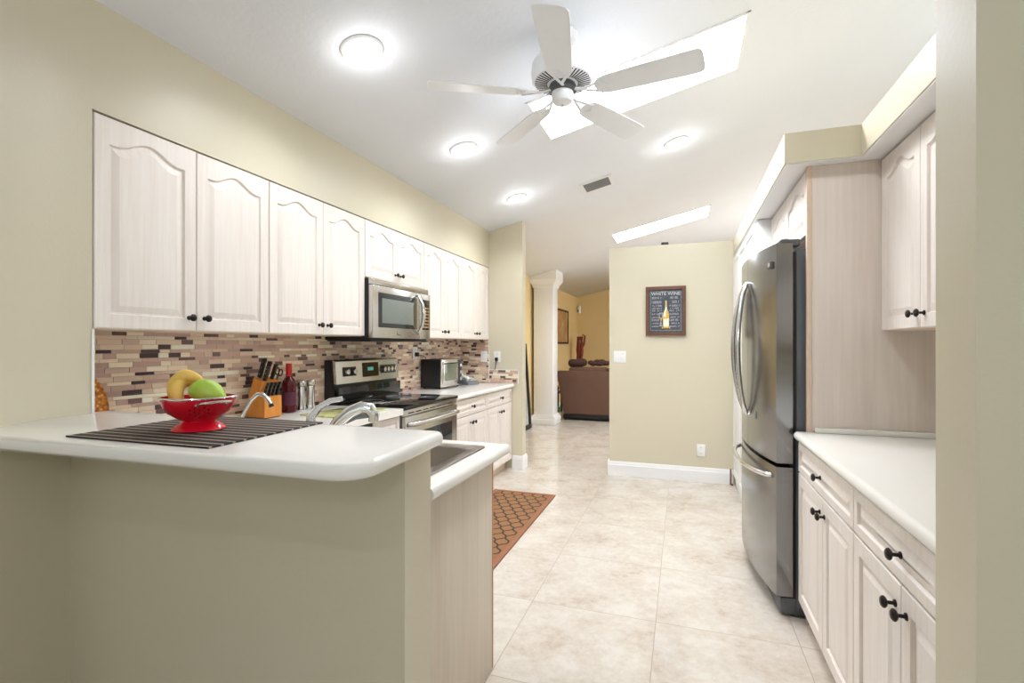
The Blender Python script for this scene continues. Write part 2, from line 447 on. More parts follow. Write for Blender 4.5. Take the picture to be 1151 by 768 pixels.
def baseboard(name, x0, x1, y0, y1, face):
    b = MB()
    h = .14
    if face == '-y':
        prof = [(y1, 0), (y0, 0), (y0, h-.035), (y0+.004, h-.03), (y0+.004, h-.02), (y0+.011, h), (y1, h)]
        b.prism(prof, x0, x1, 'x')
    else:
        prof = [(x0, 0), (x1, 0), (x1, h-.035), (x1-.004, h-.03), (x1-.004, h-.02), (x1-.011, h), (x0, h)]
        b.prism(prof, y0, y1, 'y')
    return struct(name, b, 'white')
baseboard('baseboard_partition', -.722, .455, 5.122, 5.141, '-y')
baseboard('baseboard_partition_end', -.722, -.706, 5.125, 5.27, '-y')
baseboard('baseboard_return', -1.72, -1.596, 5.03, 5.051, '-y')
baseboard('baseboard_return_end', -1.613, -1.594, 5.035, 5.19, '+x')
baseboard('baseboard_living', -2.40, -2.383, 5.17, 11.87, '+x')
baseboard('baseboard_living_far', -2.4, 3.35, 11.85, 11.87, '-y')
# white edge trim where the tile meets the jamb
struct('trim_2', MB().box(XL-.004, XL+.003, JL1-.003, JL1+.006, 1.07, 1.377), 'white')
struct('trim_3', MB().box(XL-.002, XL+.004, 5.040, 5.051, .91, 1.377), 'white')

# ---------------------------------------------------------------- mosaic backsplash
def mosaic(name, u0, u1, z0, z1, place, seed):
    rnd = random.Random(seed); b = MB(); bm = b.bm
    lay = bm.loops.layers.float_color.new('tile')
    pal = [(srgb(212, 190, 168), 22), (srgb(230, 212, 188), 20), (srgb(202, 172, 154), 18), (srgb(186, 156, 144), 14),
           (srgb(240, 228, 208), 12), (srgb(84, 60, 58), 17), (srgb(124, 92, 86), 10)]
    cols = [c for c, w in pal for _ in range(w)]
    def face(pts, c):
        f = bm.faces.new([bm.verts.new(place(*p)) for p in pts])
        for l in f.loops: l[lay] = c
    face([(u0, z0, 0), (u1, z0, 0), (u1, z1, 0), (u0, z1, 0)], srgb(206, 190, 172))
    hs = [.0235, .0155, .0235, .0235, .0155]; z = z1; i = 0; g = .0009
    while z > z0+.004:
        h = hs[i % 5]; zb = max(z0, z-h); u = u0-rnd.uniform(0, .1); pdark = False
        while u < u1:
            
            c = rnd.choice(cols)
            while pdark and c[0] < .25: c = rnd.choice(cols)
            pdark = c[0] < .25
            L = rnd.choice([.05, .075, .10, .125, .10]) if c[0] > .25 else rnd.choice([.045, .06, .085])
            a, e = max(u, u0), min(u+L, u1)
            if e-a > .006:
                k = rnd.uniform(1.08, 1.36) if c[0] > .25 else rnd.uniform(.75, 1.1); cc = tuple(min(1, q*k) for q in c[:3])+(1,)
                T = .003; pts = [(a+g, zb+g), (e-g, zb+g), (e-g, z-g), (a+g, z-g)]
                face([(x, y, T) for x, y in pts], cc)
                for q in range(4):
                    p, r_ = pts[q], pts[(q+1) % 4]
                    face([(p[0], p[1], 0), (r_[0], r_[1], 0), (r_[0], r_[1], T), (p[0], p[1], T)], cc)
            u += L
        z -= h; i += 1
    return b.build(name, 'mosaic', fix=False)
o = mosaic('wall_backsplash_left', JL1, 5.05, .91, 1.385, lambda u, z, t: (XW+.001+t*2, u, z), 3); o['kind'] = 'structure'
o = mosaic('wall_backsplash_return', XW+.006, XL-.004, .91, 1.385, lambda u, z, t: (u, 5.049-t*2, z), 5); o['kind'] = 'structure'
o = mosaic('wall_backsplash_low', XL+.004, -1.66, .912, 1.05, lambda u, z, t: (u, 5.049-t*2, z), 8); o['kind'] = 'structure'
struct('trim_4', MB().box(XL, -1.655, 5.040, 5.051, 1.05, 1.056).box(-1.661, -1.655, 5.040, 5.051, .91, 1.056), 'white')

# ================================================================ CABINETS
def door_bm(x0, z0, w, h, arch=True, t=.02, ins=.052, bead=False):
    """raised-panel door, front face at y=-t; local x right, z up"""
    b = MB(); bm = b.bm
    def outline(off):
        a = ins+off; L, Rr, B, Tp = x0+a, x0+w-a, z0+a, z0+h-a
        rise = min(.045, .16*(w-2*ins)) if arch else 0
        pts = []
        for i in range(5): pts.append((L+(Rr-L)*i/4, B))
        for i in range(1, 5): pts.append((Rr, B+(Tp-rise-B)*i/4))
        n = 16
        for i in range(1, n+1):
            s = i/n
            zz = Tp-rise
            if arch:
                q = abs(2*s-1)
                k = 0 if q > .82 else .5+.5*math.cos(PI*q/.82)
                zz += rise*k
            pts.append((Rr+(L-Rr)*s, zz))
        for i in range(1, 4): pts.append((L, (Tp-rise)+(B-(Tp-rise))*i/4))
        return pts
    ref = outline(0); L, Rr = x0+ins, x0+w-ins; B = z0+ins; T0 = min(p[1] for p in ref[9:24])
    outer = []
    for i, (x, z) in enumerate(ref):
        X = x0+(x-L)/(Rr-L)*w
        if i <= 4: outer.append((X, z0))
        elif i <= 8: outer.append((x0+w, z0+h*(i-4)/4))
        elif i <= 24: outer.append((X, z0+h))
        else: outer.append((x0, z0+h-h*(i-24)/4))
    N = len(ref)
    loops = [([(x, z) for x, z in outer], 0.0), (outer, -t+.003),
             ([(x0+.003+(x-x0)*(w-.006)/w, z0+.003+(z-z0)*(h-.006)/h) for x, z in outer], -t),
             (outline(0), -t), (outline(.004), -t+.0095), (outline(.010), -t+.0095), (outline(.034), -t+.001)]
    rings = [[bm.verts.new((x, y, z)) for x, z in pts] for pts, y in loops]
    for a, c in zip(rings, rings[1:]):
        for i in range(N):
            j = (i+1) % N; bm.faces.new((a[i], a[j], c[j], c[i]))
    bm.faces.new(rings[0][::-1])
    last = rings[-1]
    cv = bm.verts.new((x0+w/2, -t+.001, z0+h*.45))
    for i in range(N): bm.faces.new((last[i], last[(i+1) % N], cv))
    bmesh.ops.remove_doubles(bm, verts=list(bm.verts), dist=1e-5)
    return b
def knob_bm(x, z, y=-.02):
    prof = [(.0095, 0), (.0095, .003), (.0048, .006), (.0045, .018), (.012, .021), (.0155, .025), (.0150, .029), (.010, .033), (.002, .034)]
    b = MB().lathe(prof, n=18)
    b.xf(Matrix.Translation((x, y, z)) @ Matrix.Rotation(PI/2, 4, 'X')); return b
def add_door(root, x, z, w, h, kx=None, kz=None, arch=True, kname='door', ins=.052):
    d = door_bm(x, z, w, h, arch, ins=ins).build(kname, 'wood', root, 12)
    if kx is not None: knob_bm(kx, kz).build('knob', 'knob', d)
    return d
G = .0015
def upper(name, label, loc, rotz, w, h, n=2, depth=.33, group=None, edge=True, knobs=True, arch=True):
    r = thing(name, label, 'cabinet', loc, rotz, group)
    MB().box(0.0006, w-.0006, 0, depth-.012, 0, h, .001).build('body', 'wood_edge', r)
    dw = w/n
    for i in range(n):
        kx = (i+1)*dw-.036 if i % 2 == 0 else i*dw+.036
        add_door(r, i*dw+G, G+.002, dw-2*G, h-2*G-.006, kx, .058, arch)
    return r
ZU, HU = 1.378, .783
us = [(1.200, .800, 'whitewashed upper cabinet nearest the bar, two wide arched doors'),
      (2.001, .806, 'whitewashed upper cabinet just left of the microwave, above the spice mills and wine bottle')]
for y, w, lab in us: upper('upper_cabinet', lab, (XL-.02, y, ZU), R(90), w, HU, group='whitewashed cabinets on the left wall')
upper('upper_cabinet', 'short whitewashed cabinet directly above the stainless microwave', (XL-.02, 2.812, 1.772), R(90), .797, .389, group='whitewashed cabinets on the left wall')
upper('upper_cabinet', 'whitewashed upper cabinet just right of the microwave, above the toaster oven', (XL-.02, 3.613, ZU), R(90), .716, HU, group='whitewashed cabinets on the left wall')
upper('upper_cabinet', 'last whitewashed upper cabinet in the corner by the return wall', (XL-.02, 4.331, ZU), R(90), .712, HU, group='whitewashed cabinets on the left wall')

def base(name, label, loc, rotz, w, ndoor=2, depth=.60, top=.868, drawer=True, group=None, body='wood_edge', knobpos='mid', widths=None):
    r = thing(name, label, 'cabinet', loc, rotz, group)
    b = MB().box(0.0006, w-.0006, 0, depth-.005, .10, top, .001)
    b.box(.001, w-.001, .055, depth-.005, 0, .11)
    b.build('body', body, r)
    zt = .716 if drawer else top-.006
    if drawer:
        d = door_bm(G, .722, w-2*G, top-.730, False, ins=.032).build('drawer', 'wood', r, 12)
        knob_bm(w/2, .722+(top-.730)/2).build('knob', 'knob', d)
    widths = widths or [w/ndoor]*ndoor; x = 0
    for i, dw in enumerate(widths):
        kx = x+dw-.034 if i % 2 == 0 else x+.034
        if ndoor == 1: kx = x+.034
        add_door(r, x+G, .108, dw-2*G, zt-.108, kx, zt-.062, False)
        x += dw
    return r
# left run
XB = -1.745
base('base_cabinet', 'narrow white base cabinet between dishwasher and stove', (XB, 2.51, 0), R(90), .30, 1, .575, group='white base cabinets under the left worktop')
base('base_cabinet', 'white base cabinet right of the stove below the toaster oven', (XB, 3.613, 0), R(90), .716, 2, .575, group='white base cabinets under the left worktop')
base('base_cabinet', 'white base cabinet at the corner by the return wall', (XB, 4.331, 0), R(90), .712, 2, .575, group='white base cabinets under the left worktop')
# dishwasher
r = thing('dishwasher', 'stainless dishwasher under the worktop left of the narrow base cabinet', 'dishwasher', (XB, 1.965, 0), R(90))
MB().box(.003, .54, .0, .57, .02, .866, .002).build('body', 'plastic_black', r)
MB().box(.003, .54, -.025, -.001, .10, .77, .006).build('door', 'steel', r)
MB().box(.003, .54, -.025, -.001, .775, .862, .006).build('control_panel', 'plastic_black', r)
MB().tube([(.05, -.024, .72), (.05, -.055, .72), (.49, -.055, .72), (.49, -.024, .72)], .009, 10).build('handle', 'steel', r)
# sink cabinet in the peninsula: its grained end panel shows
r = thing('sink_cabinet', 'pale sink base cabinet forming the end of the peninsula', 'cabinet', (-.752, 1.88, 0), 0)
b = MB().box(-.93, 0, -.605, .0, .10, .868).box(-.93, -.005, -.605, -.06, 0, .1)
b.bm.free(); b = MB()
b.box(-.93, -.912, -.605, 0, .1, .866).box(-.018, 0, -.605, 0, .1, .866).box(-.912, -.018, -.605, 0, .10, .118).box(-.912, -.018, -.605, -.59, .118, .866).box(-.93, -.005, -.605, -.06, 0, .1)
b.box(-.912, -.018, -.015, 0, .118, .866)
b.build('body', 'wood_edge', r)
MB().box(.0005, .020, -.604, .012, .0, .869, .001).build('end_panel', 'panel_beige', r)
MB().box(.003, .0205, .0125, .0235, .004, .869, .001).build('edge_strip', 'wood_tan', r)
for i in range(2):
    d = door_bm(-.465+.464*i-.465, .125, .46, .735, False)
    d.xf(Matrix.Translation((-0, .0, 0)) @ Matrix.Rotation(PI, 4, 'Z') @ Matrix.Translation((.93, 0, 0)))
    d.build('door', 'wood', r, 25)

# right run
XR = .54
G2 = 'pickled wood base cabinets under the right worktop'
base('base_cabinet', 'pickled base cabinet beside the refrigerator with one drawer and two doors', (XR, 2.675, 0), R(-90), .805, 2, .64, group=G2, widths=[.43, .375])
base('base_cabinet', 'pickled base cabinet nearest the camera, cut off by the wall on the right', (XR, 1.869, 0), R(-90), .735, 2, .64, group=G2)
G3 = 'pickled wall cabinets over the right worktop'
upper('upper_cabinet', 'pickled upper cabinet against the tall grained end panel', (.872, 2.675, 1.383), R(-90), .78, .778, 2, .315, group=G3)
upper('upper_cabinet', 'pickled upper cabinet nearest the camera on the right, mostly behind the wall edge', (.872, 1.894, 1.383), R(-90), .76, .778, 2, .315, group=G3)
r = thing('end_panel', 'tall pale grained wood panel between refrigerator and right worktop', 'panel', (.576, 2.677, 0), world=True)
MB().box(.578, 1.188, 2.677, 2.697, 0, 2.164, .001).build('veneer_panel', 'panel', r)
MB().box(.556, .5775, 2.675, 2.699, 0, 2.164, .001).build('edge_strip', 'wood_edge', r)
upper('upper_cabinet', 'small white cabinet with two doors above the refrigerator', (.58, 3.70, 1.845), R(-90), 1.0, .317, 2, .60, arch=True)
# pantry beside the partition
r = thing('pantry_cabinet', 'tall white pantry cabinet between refrigerator and partition wall', 'cabinet', (.475, 5.135, 0), R(-90))
MB().box(0.0, 1.43, 0, .70, 0, 2.163, .002).build('body', 'white', r)
for i in range(3):
    d = door_bm(.012+i*.472, .10, .464, 2.04, False).build('door', 'white', r, 25)
    knob_bm(.012+i*.472+(.43 if i != 1 else .034), 1.02).build('knob', 'knob', d)
tag(MB().box(.425, .437, 5.108, 5.12, 0, .15).box(.437, .452, 5.09, 5.12, 0, .012).build('door_stop', 'door_brown'), 'thin brown strip standing at the right end of the partition baseboard', 'strip')

# ================================================================ WORKTOPS
def slab(b, x0, x1, y0, y1, z0, z1): b.box(x0, x1, y0, y1, z0, z1, .0)
def rounded_poly(pts, radii, n=8):
    out = []
    N = len(pts)
    for i in range(N):
        p = Vector(pts[i]); a = Vector(pts[i-1]); c = Vector(pts[(i+1) % N]); r = radii[i]
        if r <= 0: out.append(tuple(p)); continue
        u = (a-p).normalized(); v = (c-p).normalized()
        ang = u.angle(v); d = r/math.tan(ang/2); o = p+(u+v).normalized()*(r/math.sin(ang/2))
        s = p+u*d; e_ = p+v*d
        a0 = math.atan2(s.y-o.y, s.x-o.x); a1 = math.atan2(e_.y-o.y, e_.x-o.x)
        while a1-a0 > PI: a1 -= 2*PI
        while a1-a0 < -PI: a1 += 2*PI
        for k in range(n+1):
            t_ = a0+(a1-a0)*k/n; out.append((o.x+r*math.cos(t_), o.y+r*math.sin(t_)))
    return out
BZ = 1.078
# raised bar top
p = rounded_poly([(-1.985, .80), (-.60, .835), (-.60, 1.27), (-2.0, 1.262)], [0, .09, .05, 0])
p = rounded_poly([(-1.875, .795), (-.605, .835), (-.632, 1.275), (-2.02, 1.272), (-2.02, 1.20), (-1.992, 1.20), (-1.992, 1.056)], [0, .085, .035, 0, 0, 0, 0])
o = MB().prism(p, BZ-.038, BZ, bev=.016, seg=4).build('bar_top', 'counter', angle=50)
tag(o, 'raised white bar counter with rounded corner on the peninsula wall', 'counter')
# L-shaped sink worktop, with the sink cut-out
CZ0, CZ = .870, .910
SX0, SX1, SY0, SY1 = -1.50, -.765, 1.385, 1.845
b = MB()
polys = [[(-2.32, 1.275), (-1.70, 1.275), (-1.70, 2.808), (-2.32, 2.808)]]
bm = b.bm
def slabpoly(pts):
    lo = [bm.verts.new((x, y, CZ0)) for x, y in pts]; hi = [bm.verts.new((x, y, CZ)) for x, y in pts]
    bm.faces.new(lo[::-1]); bm.faces.new(hi)
outer = [(-2.321, 1.275), (-.672, 1.275), (-.672, 1.945), (-1.70, 1.945), (-1.70, 2.808), (-2.321, 2.808)]
b.box(-2.321, -1.70, 1.275, 2.808, CZ0, CZ, 0)
b.box(-1.7005, SX0, 1.275, 1.945, CZ0, CZ, 0)
b.box(SX0-.0005, SX1+.0005, 1.275, SY0, CZ0, CZ, 0)
b.box(SX0-.0005, SX1+.0005, SY1, 1.945, CZ0, CZ, 0)
b.box(SX1, -.689, 1.275, 1.945, CZ0, CZ, 0)
pr = [(-.69, CZ0), (-.684, CZ0+.001)]+[(-.69+.018*math.cos(a), CZ0+.02+.02*math.sin(a)) for a in [R(x) for x in range(-60, 91, 15)]]
b.prism(pr, 1.275, 1.945, 'y')
o = b.build('worktop', 'counter', angle=40); tag(o, 'white L-shaped worktop around the sink and left of the stove', 'worktop')
def bullnose(x0, x1, y0, y1, side, bl=True):
    pts = []
    r_ = .02; z = CZ0+.02
    if side == 'right':   # front edge on the +X side
        prof = [(x0, CZ0), (x1-r_, CZ0)]+[(x1-r_+r_*math.cos(R(a)), z+r_*math.sin(R(a))) for a in range(-75, 91, 15)]+[(x0, CZ)]
    else:
        prof = [(x1, CZ0), (x0+r_, CZ0)]+[(x0+r_-r_*math.cos(R(a)), z+r_*math.sin(R(a))) for a in range(-75, 91, 15)]+[(x1, CZ)]
    return MB().prism(prof, y0, y1, 'y')
o = bullnose(-2.321, -1.697, 3.611, 5.038, 'right').build('worktop', 'counter', angle=40)
tag(o, 'white worktop under the toaster oven, right of the stove', 'worktop')
b = bullnose(.50, 1.188, 1.135, 2.674, 'left')
o = thing('worktop', 'white worktop over the right-hand base cabinets beside the refrigerator', 'worktop', (.85, 1.9, .87), world=True)
b.build('slab', 'counter', o, 40)
MB().box(.585, 1.188, 2.650, 2.674, .9105, .934, .004).build('upstand', 'counter', o)

# ================================================================ SINK, TAPS
r = thing('kitchen_sink', 'stainless drop-in sink set in the peninsula worktop', 'sink', (-1.13, 1.6, CZ), world=True)
b = MB(); bm = b.bm
def rr(x0, x1, y0, y1, rad, z, n=6):
    pp = rounded_poly([(x0, y0), (x1, y0), (x1, y1), (x0, y1)], [rad]*4, n)
    return [bm.verts.new((x, y, z)) for x, y in pp]
L = [rr(SX0-.022, SX1+.022, SY0-.022, SY1+.022, .03, CZ+.0008), rr(SX0-.019, SX1+.019, SY0-.019, SY1+.019, .03, CZ+.005),
     rr(SX0+.012, SX1-.02, SY0+.06, SY1-.03, .06, CZ+.005), rr(SX0+.018, SX1-.026, SY0+.066, SY1-.036, .06, CZ-.003),
     rr(SX0+.03, SX1-.04, SY0+.08, SY1-.05, .06, CZ-.17), rr(SX0+.06, SX1-.07, SY0+.11, SY1-.08, .04, CZ-.185)]
for a, c in zip(L, L[1:]):
    for i in range(len(a)): j = (i+1) % len(a); bm.faces.new((a[i], a[j], c[j], c[i]))
bm.faces.new(L[-1])
b.build('bowl', 'steel_sink', r, 50)
MB().lathe([(.045, 0), (.045, .004), (.03, .004), (.02, .001)], (-1.13, 1.6, CZ-.186), 20).build('drain', 'chrome', r)
# pull-out tap
r = thing('kitchen_tap', 'chrome pull-out kitchen tap with thick spout and lever behind the bar', 'tap', (-1.145, 1.40, CZ+.004), world=True)
TX, TY = -1.145, 1.40
MB().lathe([(.034, 0), (.034, .008), (.026, .014), (.024, .09), (.021, .11)], (TX, TY, CZ+.005), 20).build('base', 'chrome', r)
MB().tube([(TX, TY, 1.00), (TX+.035, TY+.02, 1.06), (TX+.072, TY+.035, 1.092), (TX+.105, TY+.05, 1.106), (TX+.13, TY+.06, 1.102), (TX+.143, TY+.065, 1.080), (TX+.14, TY+.065, 1.058)],
          [.021, .021, .021, .0215, .022, .019, .017], 16).build('spout', 'chrome', r)
MB().tube([(TX-.015, TY, 1.0), (TX-.075, TY+.005, 1.04), (TX-.078, TY+.015, 1.07), (TX-.06, TY+.035, 1.10), (TX-.035, TY+.06, 1.122), (TX-.005, TY+.09, 1.128)],
          [.021, .019, .016, .012, .010, .009], 14).build('lever', 'chrome', r)
MB().tube([(TX+.055, TY+.03, 1.055), (TX+.085, TY+.045, 1.072), (TX+.13, TY+.06, 1.078), (TX+.15, TY+.065, 1.068)], [.006, .008, .008, .006], 10).build('hose', 'plastic_grey', r)
r = thing('filter_tap', 'slender chrome gooseneck tap with black tip in front of the knife block', 'tap', (-1.452, 1.325, CZ), world=True)
FX, FY = -1.452, 1.325
MB().lathe([(.018, 0), (.018, .01), (.010, .018), (.008, .04)], (FX, FY, CZ), 16).build('base', 'chrome', r)
pts = [(FX, FY, .94), (FX, FY, 1.04), (FX+.022, FY+.004, 1.09), (FX+.045, FY+.008, 1.13), (FX+.07, FY+.012, 1.152), (FX+.092, FY+.016, 1.150), (FX+.108, FY+.02, 1.135), (FX+.118, FY+.022, 1.118)]
MB().tube(pts, .0065, 12).build('neck', 'chrome', r)
MB().tube([pts[-1], (FX+.122, FY+.023, 1.108)], .0085, 12).build('tip', 'plastic_black', r)

# ================================================================ STOVE
r = thing('stove', 'stainless electric range with black glass cooktop under the microwave', 'stove', (-1.72, 2.815, 0), R(90))
Wd = .792
MB().box(0, Wd, 0.0, .575, .03, .895, .003).build('body', 'steel_side', r)
MB().box(-.001, Wd+.001, -.035, .50, .897, .922, .006).build('cooktop', 'black_glass', r)
MB().box(0, Wd, -.018, -.001, .855, .896, .004).build('vent_trim', 'steel', r)
b = MB()
for i in range(7): b.box(.06+i*.1, .13+i*.1, -.0215, -.0185, .868, .874)
b.build('vent_slots', 'dark_hole', r)
dr = MB().box(.004, Wd-.004, -.028, -.001, .25, .852, .006).build('oven_door', 'steel', r)
MB().box(.10, Wd-.10, -.031, -.0282, .34, .735, .001).build('window', 'oven_glass', dr)
MB().tube([(.05, -.028, .80), (.06, -.06, .80), (.16, -.072, .80), (Wd/2, -.076, .80), (Wd-.16, -.072, .80), (Wd-.06, -.06, .80), (Wd-.05, -.028, .80)], .0155, 12).build('handle', 'steel', dr)
MB().box(.004, Wd-.004, -.026, -.001, .06, .243, .006).build('drawer', 'steel', r)
# back console
MB().prism([(.50, .90), (.602, .90), (.602, 1.215), (.54, 1.215), (.53, 1.06)], 0.0, Wd, 'x').build('console_back', 'plastic_black', r)
cs = MB().prism([(.505, 1.05), (.528, 1.05), (.552, 1.213), (.538, 1.218), (.515, 1.205)], .004, Wd-.002, 'x', bev=.004).build('console', 'steel', r)
MB().box(.004, Wd-.004, .488, .502, .932, 1.03, .003).build('console_glass', 'black_glass', r)
sl = math.atan2(.033-.010, .155)
def on_console(x0, x1, z0, z1, th=.003):
    f = lambda z: .505+(z-1.05)*(.515-.505)/.155-.0015
    return MB().prism([(f(z0)-th, z0), (f(z0)+.003, z0), (f(z1)+.003, z1), (f(z1)-th, z1)], x0, x1, 'x')
on_console(.305, .50, 1.085, 1.19).build('display_panel', 'black_glass', cs)
on_console(.36, .43, 1.13, 1.155, .0045).build('green_reflection', 'green_glow', cs)  # glowing patch standing in for a green reflection
on_console(.075, .225, 1.10, 1.165, .001).build('knob_plate', 'plastic_black', cs)
on_console(.535, .745, 1.10, 1.165, .001).build('knob_plate', 'plastic_black', cs)
for x in (.11, .19, .565, .615, .665, .715):
    b = MB().lathe([(.021, 0), (.021, .006), (.018, .02), (.006, .022)], n=18)
    b.xf(Matrix.Translation((x, .505, 1.132)) @ Matrix.Rotation(PI/2, 4, 'X')); b.build('dial', 'steel', cs)
b = MB()
for x, y, rr_ in ((.22, .11, .10), (.58, .11, .08), (.22, .37, .08), (.58, .37, .10)):
    b = MB().tube([(x+rr_*math.cos(a), y+rr_*math.sin(a), .9222) for a in [2*PI*k/36 for k in range(36)]], .0012, 6, closed=True)
    b.build('burner_ring', 'plastic_grey', r)

# ================================================================ MICROWAVE
r = thing('microwave', 'stainless over-the-range microwave with curved handle above the stove', 'microwave', (-1.955, 2.813, 1.355), R(90))
MW = .795
MB().box(0.0, MW, .012, .36, 0, .412, .003).build('body', 'plastic_black', r)
MB().box(0, MW, -.004, .0115, .372, .411, .003).build('top_grille', 'steel', r)
MB().box(.01, MW-.01, -.0055, -.0042, .368, .373).build('grille_slot', 'dark_hole', r)
d = MB().box(.0, .622, -.022, .0115, .012, .368, .006).build('door', 'steel', r)
MB().box(.065, .575, -.0245, -.0222, .085, .322, .001).build('window', 'oven_glass', d)
MB().box(.105, .52, -.0255, -.0246, .115, .285, .0003).build('inner_window', simple('grey_mesh_window', srgb(120, 126, 120), .08), d)
MB().tube([(.59, -.022, .045), (.585, -.035, .06), (.592, -.062, .12), (.595, -.075, .20), (.592, -.062, .28), (.585, -.035, .34), (.59, -.022, .355)], [.008, .010, .013, .014, .013, .010, .008], 14).build('handle', 'chrome', d)
MB().box(.626, MW, -.022, .0115, .012, .368, .006).build('control_panel', 'steel', r)
k = MB().box(.66, .775, -.0245, -.0222, .085, .322, .001).build('keypad', 'black_glass', r)
b = MB()
for i in range(7):
    for j in range(3): b.box(.672+j*.034, .694+j*.034, -.0255, -.0246, .10+i*.025, .113+i*.025)
b.build('key_legends', 'print', k)
MB().box(.30, .304, -.0235, -.0221, .035, .055).box(.30, .35, -.0235, -.0221, .035, .039).build('logo', 'plastic_black', d)
MB().box(.01, MW-.01, .0, .35, -.008, -.0005).build('underside_vent', 'plastic_black', r)

# ================================================================ REFRIGERATOR
ang = math.atan2(-.898, .06)
r = thing('refrigerator', 'dark stainless french-door refrigerator with bottom freezer', 'refrigerator', (.372, 3.603, 0), ang)
FW = .9
def front(x): t_ = x/FW; return -.045*4*t_*(1-t_)
def curved(x0, x1, z0, z1, back=.072, bev=.004):
    n = 14; p = [(x0+(x1-x0)*i/n, front(x0+(x1-x0)*i/n)) for i in range(n+1)]
    p += [(x1, back), (x0, back)]
    return MB().prism(p, z0, z1, bev=bev, seg=2)
MB().box(.004, FW-.004, .088, .72, .03, 1.785, .006).build('body', 'steel_side', r)
MB().box(.012, FW-.012, .0725, .0875, .06, 1.77).build('gasket', 'plastic_black', r)
hd = []
for x0, x1, hx, sgn in ((.0, .448, .418, -1), (.452, FW, .482, 1)):
    d = curved(x0, x1, .745, 1.815).build('door', 'steel_dark', r, 30)
    pts = []
    for i in range(13):
        s = i/12; z = .93+.74*s; k = math.sin(PI*s)
        pts.append((hx+sgn*.045*k, front(hx)-.012-.055*k**.7, z))
    pts = [(hx, front(hx)+.004, .93)]+pts+[(hx, front(hx)+.004, 1.67)]
    MB().tube(pts, [.011]+[.010+.004*math.sin(PI*i/12) for i in range(13)]+[.011], 12).build('handle', 'chrome', d)
    hd.append(d)
d = curved(0, FW, .10, .728).build('freezer_drawer', 'steel_dark', r, 30)
pts = [(.07, front(.07)+.004, .672)]
for i in range(13):
    x = .07+(FW-.14)*i/12; k = math.sin(PI*i/12)**.5
    pts.append((x, front(x)-.012-.045*k, .672-.0*k))
pts.append((FW-.07, front(FW-.07)+.004, .672))
MB().tube(pts, .0125, 12).build('handle', 'chrome', d)
MB().box(.01, FW-.01, .02, .70, .012, .092, .006).build('base_grille', 'steel_side', r)
for x in (.05, FW-.05): MB().cyl((x, .08, 0), (x, .08, .02), .02).build('foot', 'plastic_black', r)
for x in (.06, FW-.06):
    MB().box(x-.045, x+.045, .02, .11, 1.80, 1.835, .008).cyl((x, .05, 1.815), (x, .05, 1.842), .018).build('hinge_cover', 'steel_side', r)
q = MB().box(.80, .86, front(.83)-.006, front(.83)+.012, 1.70, 1.735, .004).build('badge', 'steel_side', hd[1])
MB().box(.808, .852, front(.83)-.0075, front(.83)-.0062, 1.709, 1.726, .0005).build('badge_inlay', 'chrome', q)
MB().box(.60, .632, front(.615)-.0022, front(.615)-.0002+.002, .92, .96).build('sticker', 'plastic_grey', hd[1])

# ================================================================ TOASTER OVEN, PHONE
r = thing('toaster_oven', 'black and silver toaster oven on the worktop right of the stove', 'toaster oven', (-2.10, 4.13, .911), R(90))
MB().box(0, .44, .012, .215, .014, .275, .008).build('body', 'plastic_black', r)
MB().box(.0, .44, -.004, .0115, .014, .275, .005).build('front_frame', 'steel', r)
d = MB().box(.02, .33, -.014, -.0045, .045, .255, .004).build('door', 'steel', r)
MB().box(.045, .305, -.0165, -.0142, .075, .225, .001).build('window', 'toaster_glass', d)
MB().tube([(.04, -.014, .237), (.045, -.035, .237), (.305, -.035, .237), (.31, -.014, .237)], .006, 10).build('handle', 'plastic_black', d)
MB().box(.345, .435, -.0065, -.0042, .03, .265, .002).build('control_panel', 'plastic_black', r)
for z in (.08, .145, .21):
    b = MB().lathe([(.02, 0), (.02, .012), (.008, .022), (.004, .023)], n=16); b.xf(Matrix.Translation((.39, -.0067, z)) @ Matrix.Rotation(PI/2, 4, 'X')); b.build('dial', 'chrome', r)
for x, y in ((.03, .03), (.41, .03), (.03, .19), (.41, .19)): MB().cyl((x, y, 0), (x, y, .014), .011, n=10).build('foot', 'plastic_black', r)
r = thing('telephone', 'white desk telephone with handset beside the toaster oven', 'telephone', (-2.03, 4.72, .911), R(70))
MB().prism([(0, 0), (.20, 0), (.20, .085), (.16, .09), (0, .025)], -.08, .08, 'x', bev=.006).build('base', 'plastic_grey', r)
MB().tube([(-.055, .02, .05), (-.055, .03, .066), (-.055, .10, .09), (-.055, .17, .115), (-.055, .185, .10)], [.024, .02, .014, .02, .024], 12).build('handset', 'plastic_white', r)
b = MB()
for i in range(4):
    for j in range(3): b.box(-.01+j*.026, .008+j*.026, .03+i*.026, .046+i*.026, .045+i*.011, .052+i*.011)
b.build('keypad', 'plastic_white', r)

# ================================================================ OUTLETS AND SWITCHES
def plate(name, label, cat, loc, rotz, w=.078, h=.118, kind='outlet', group=None):
    r = thing(name, label, cat, loc, rotz, group)
    MB().box(-w/2, w/2, -.006, 0, -h/2, h/2, .003).build('cover_plate', 'plastic_white', r)
    b = MB()
    if kind == 'outlet':
        for z in (-.028, .028): MB().lathe([(.017, 0), (.017, .002)], n=18).xf(Matrix.Translation((0, -.006, z)) @ Matrix.Rotation(PI/2, 4, 'X')).build('socket', 'plastic_white', r)
        for z in (-.028, .028):
            for x in (-.006, .006): b.box(x-.001, x+.001, -.0088, -.0078, z-.004, z+.005)
        b.build('slots', 'dark_hole', r)
    else:
        n = 2 if kind == 'double' else 1
        for i in range(n):
            x = (i-(n-1)/2)*.046
            MB().box(x-.009, x+.009, -.009, -.006, -.018, .018, .001).build('toggle', 'plastic_white', r)
            b.box(x-.016, x+.016, -.0066, -.0058, -.034, .034)
        b.build('recess', 'counter', r)
    return r
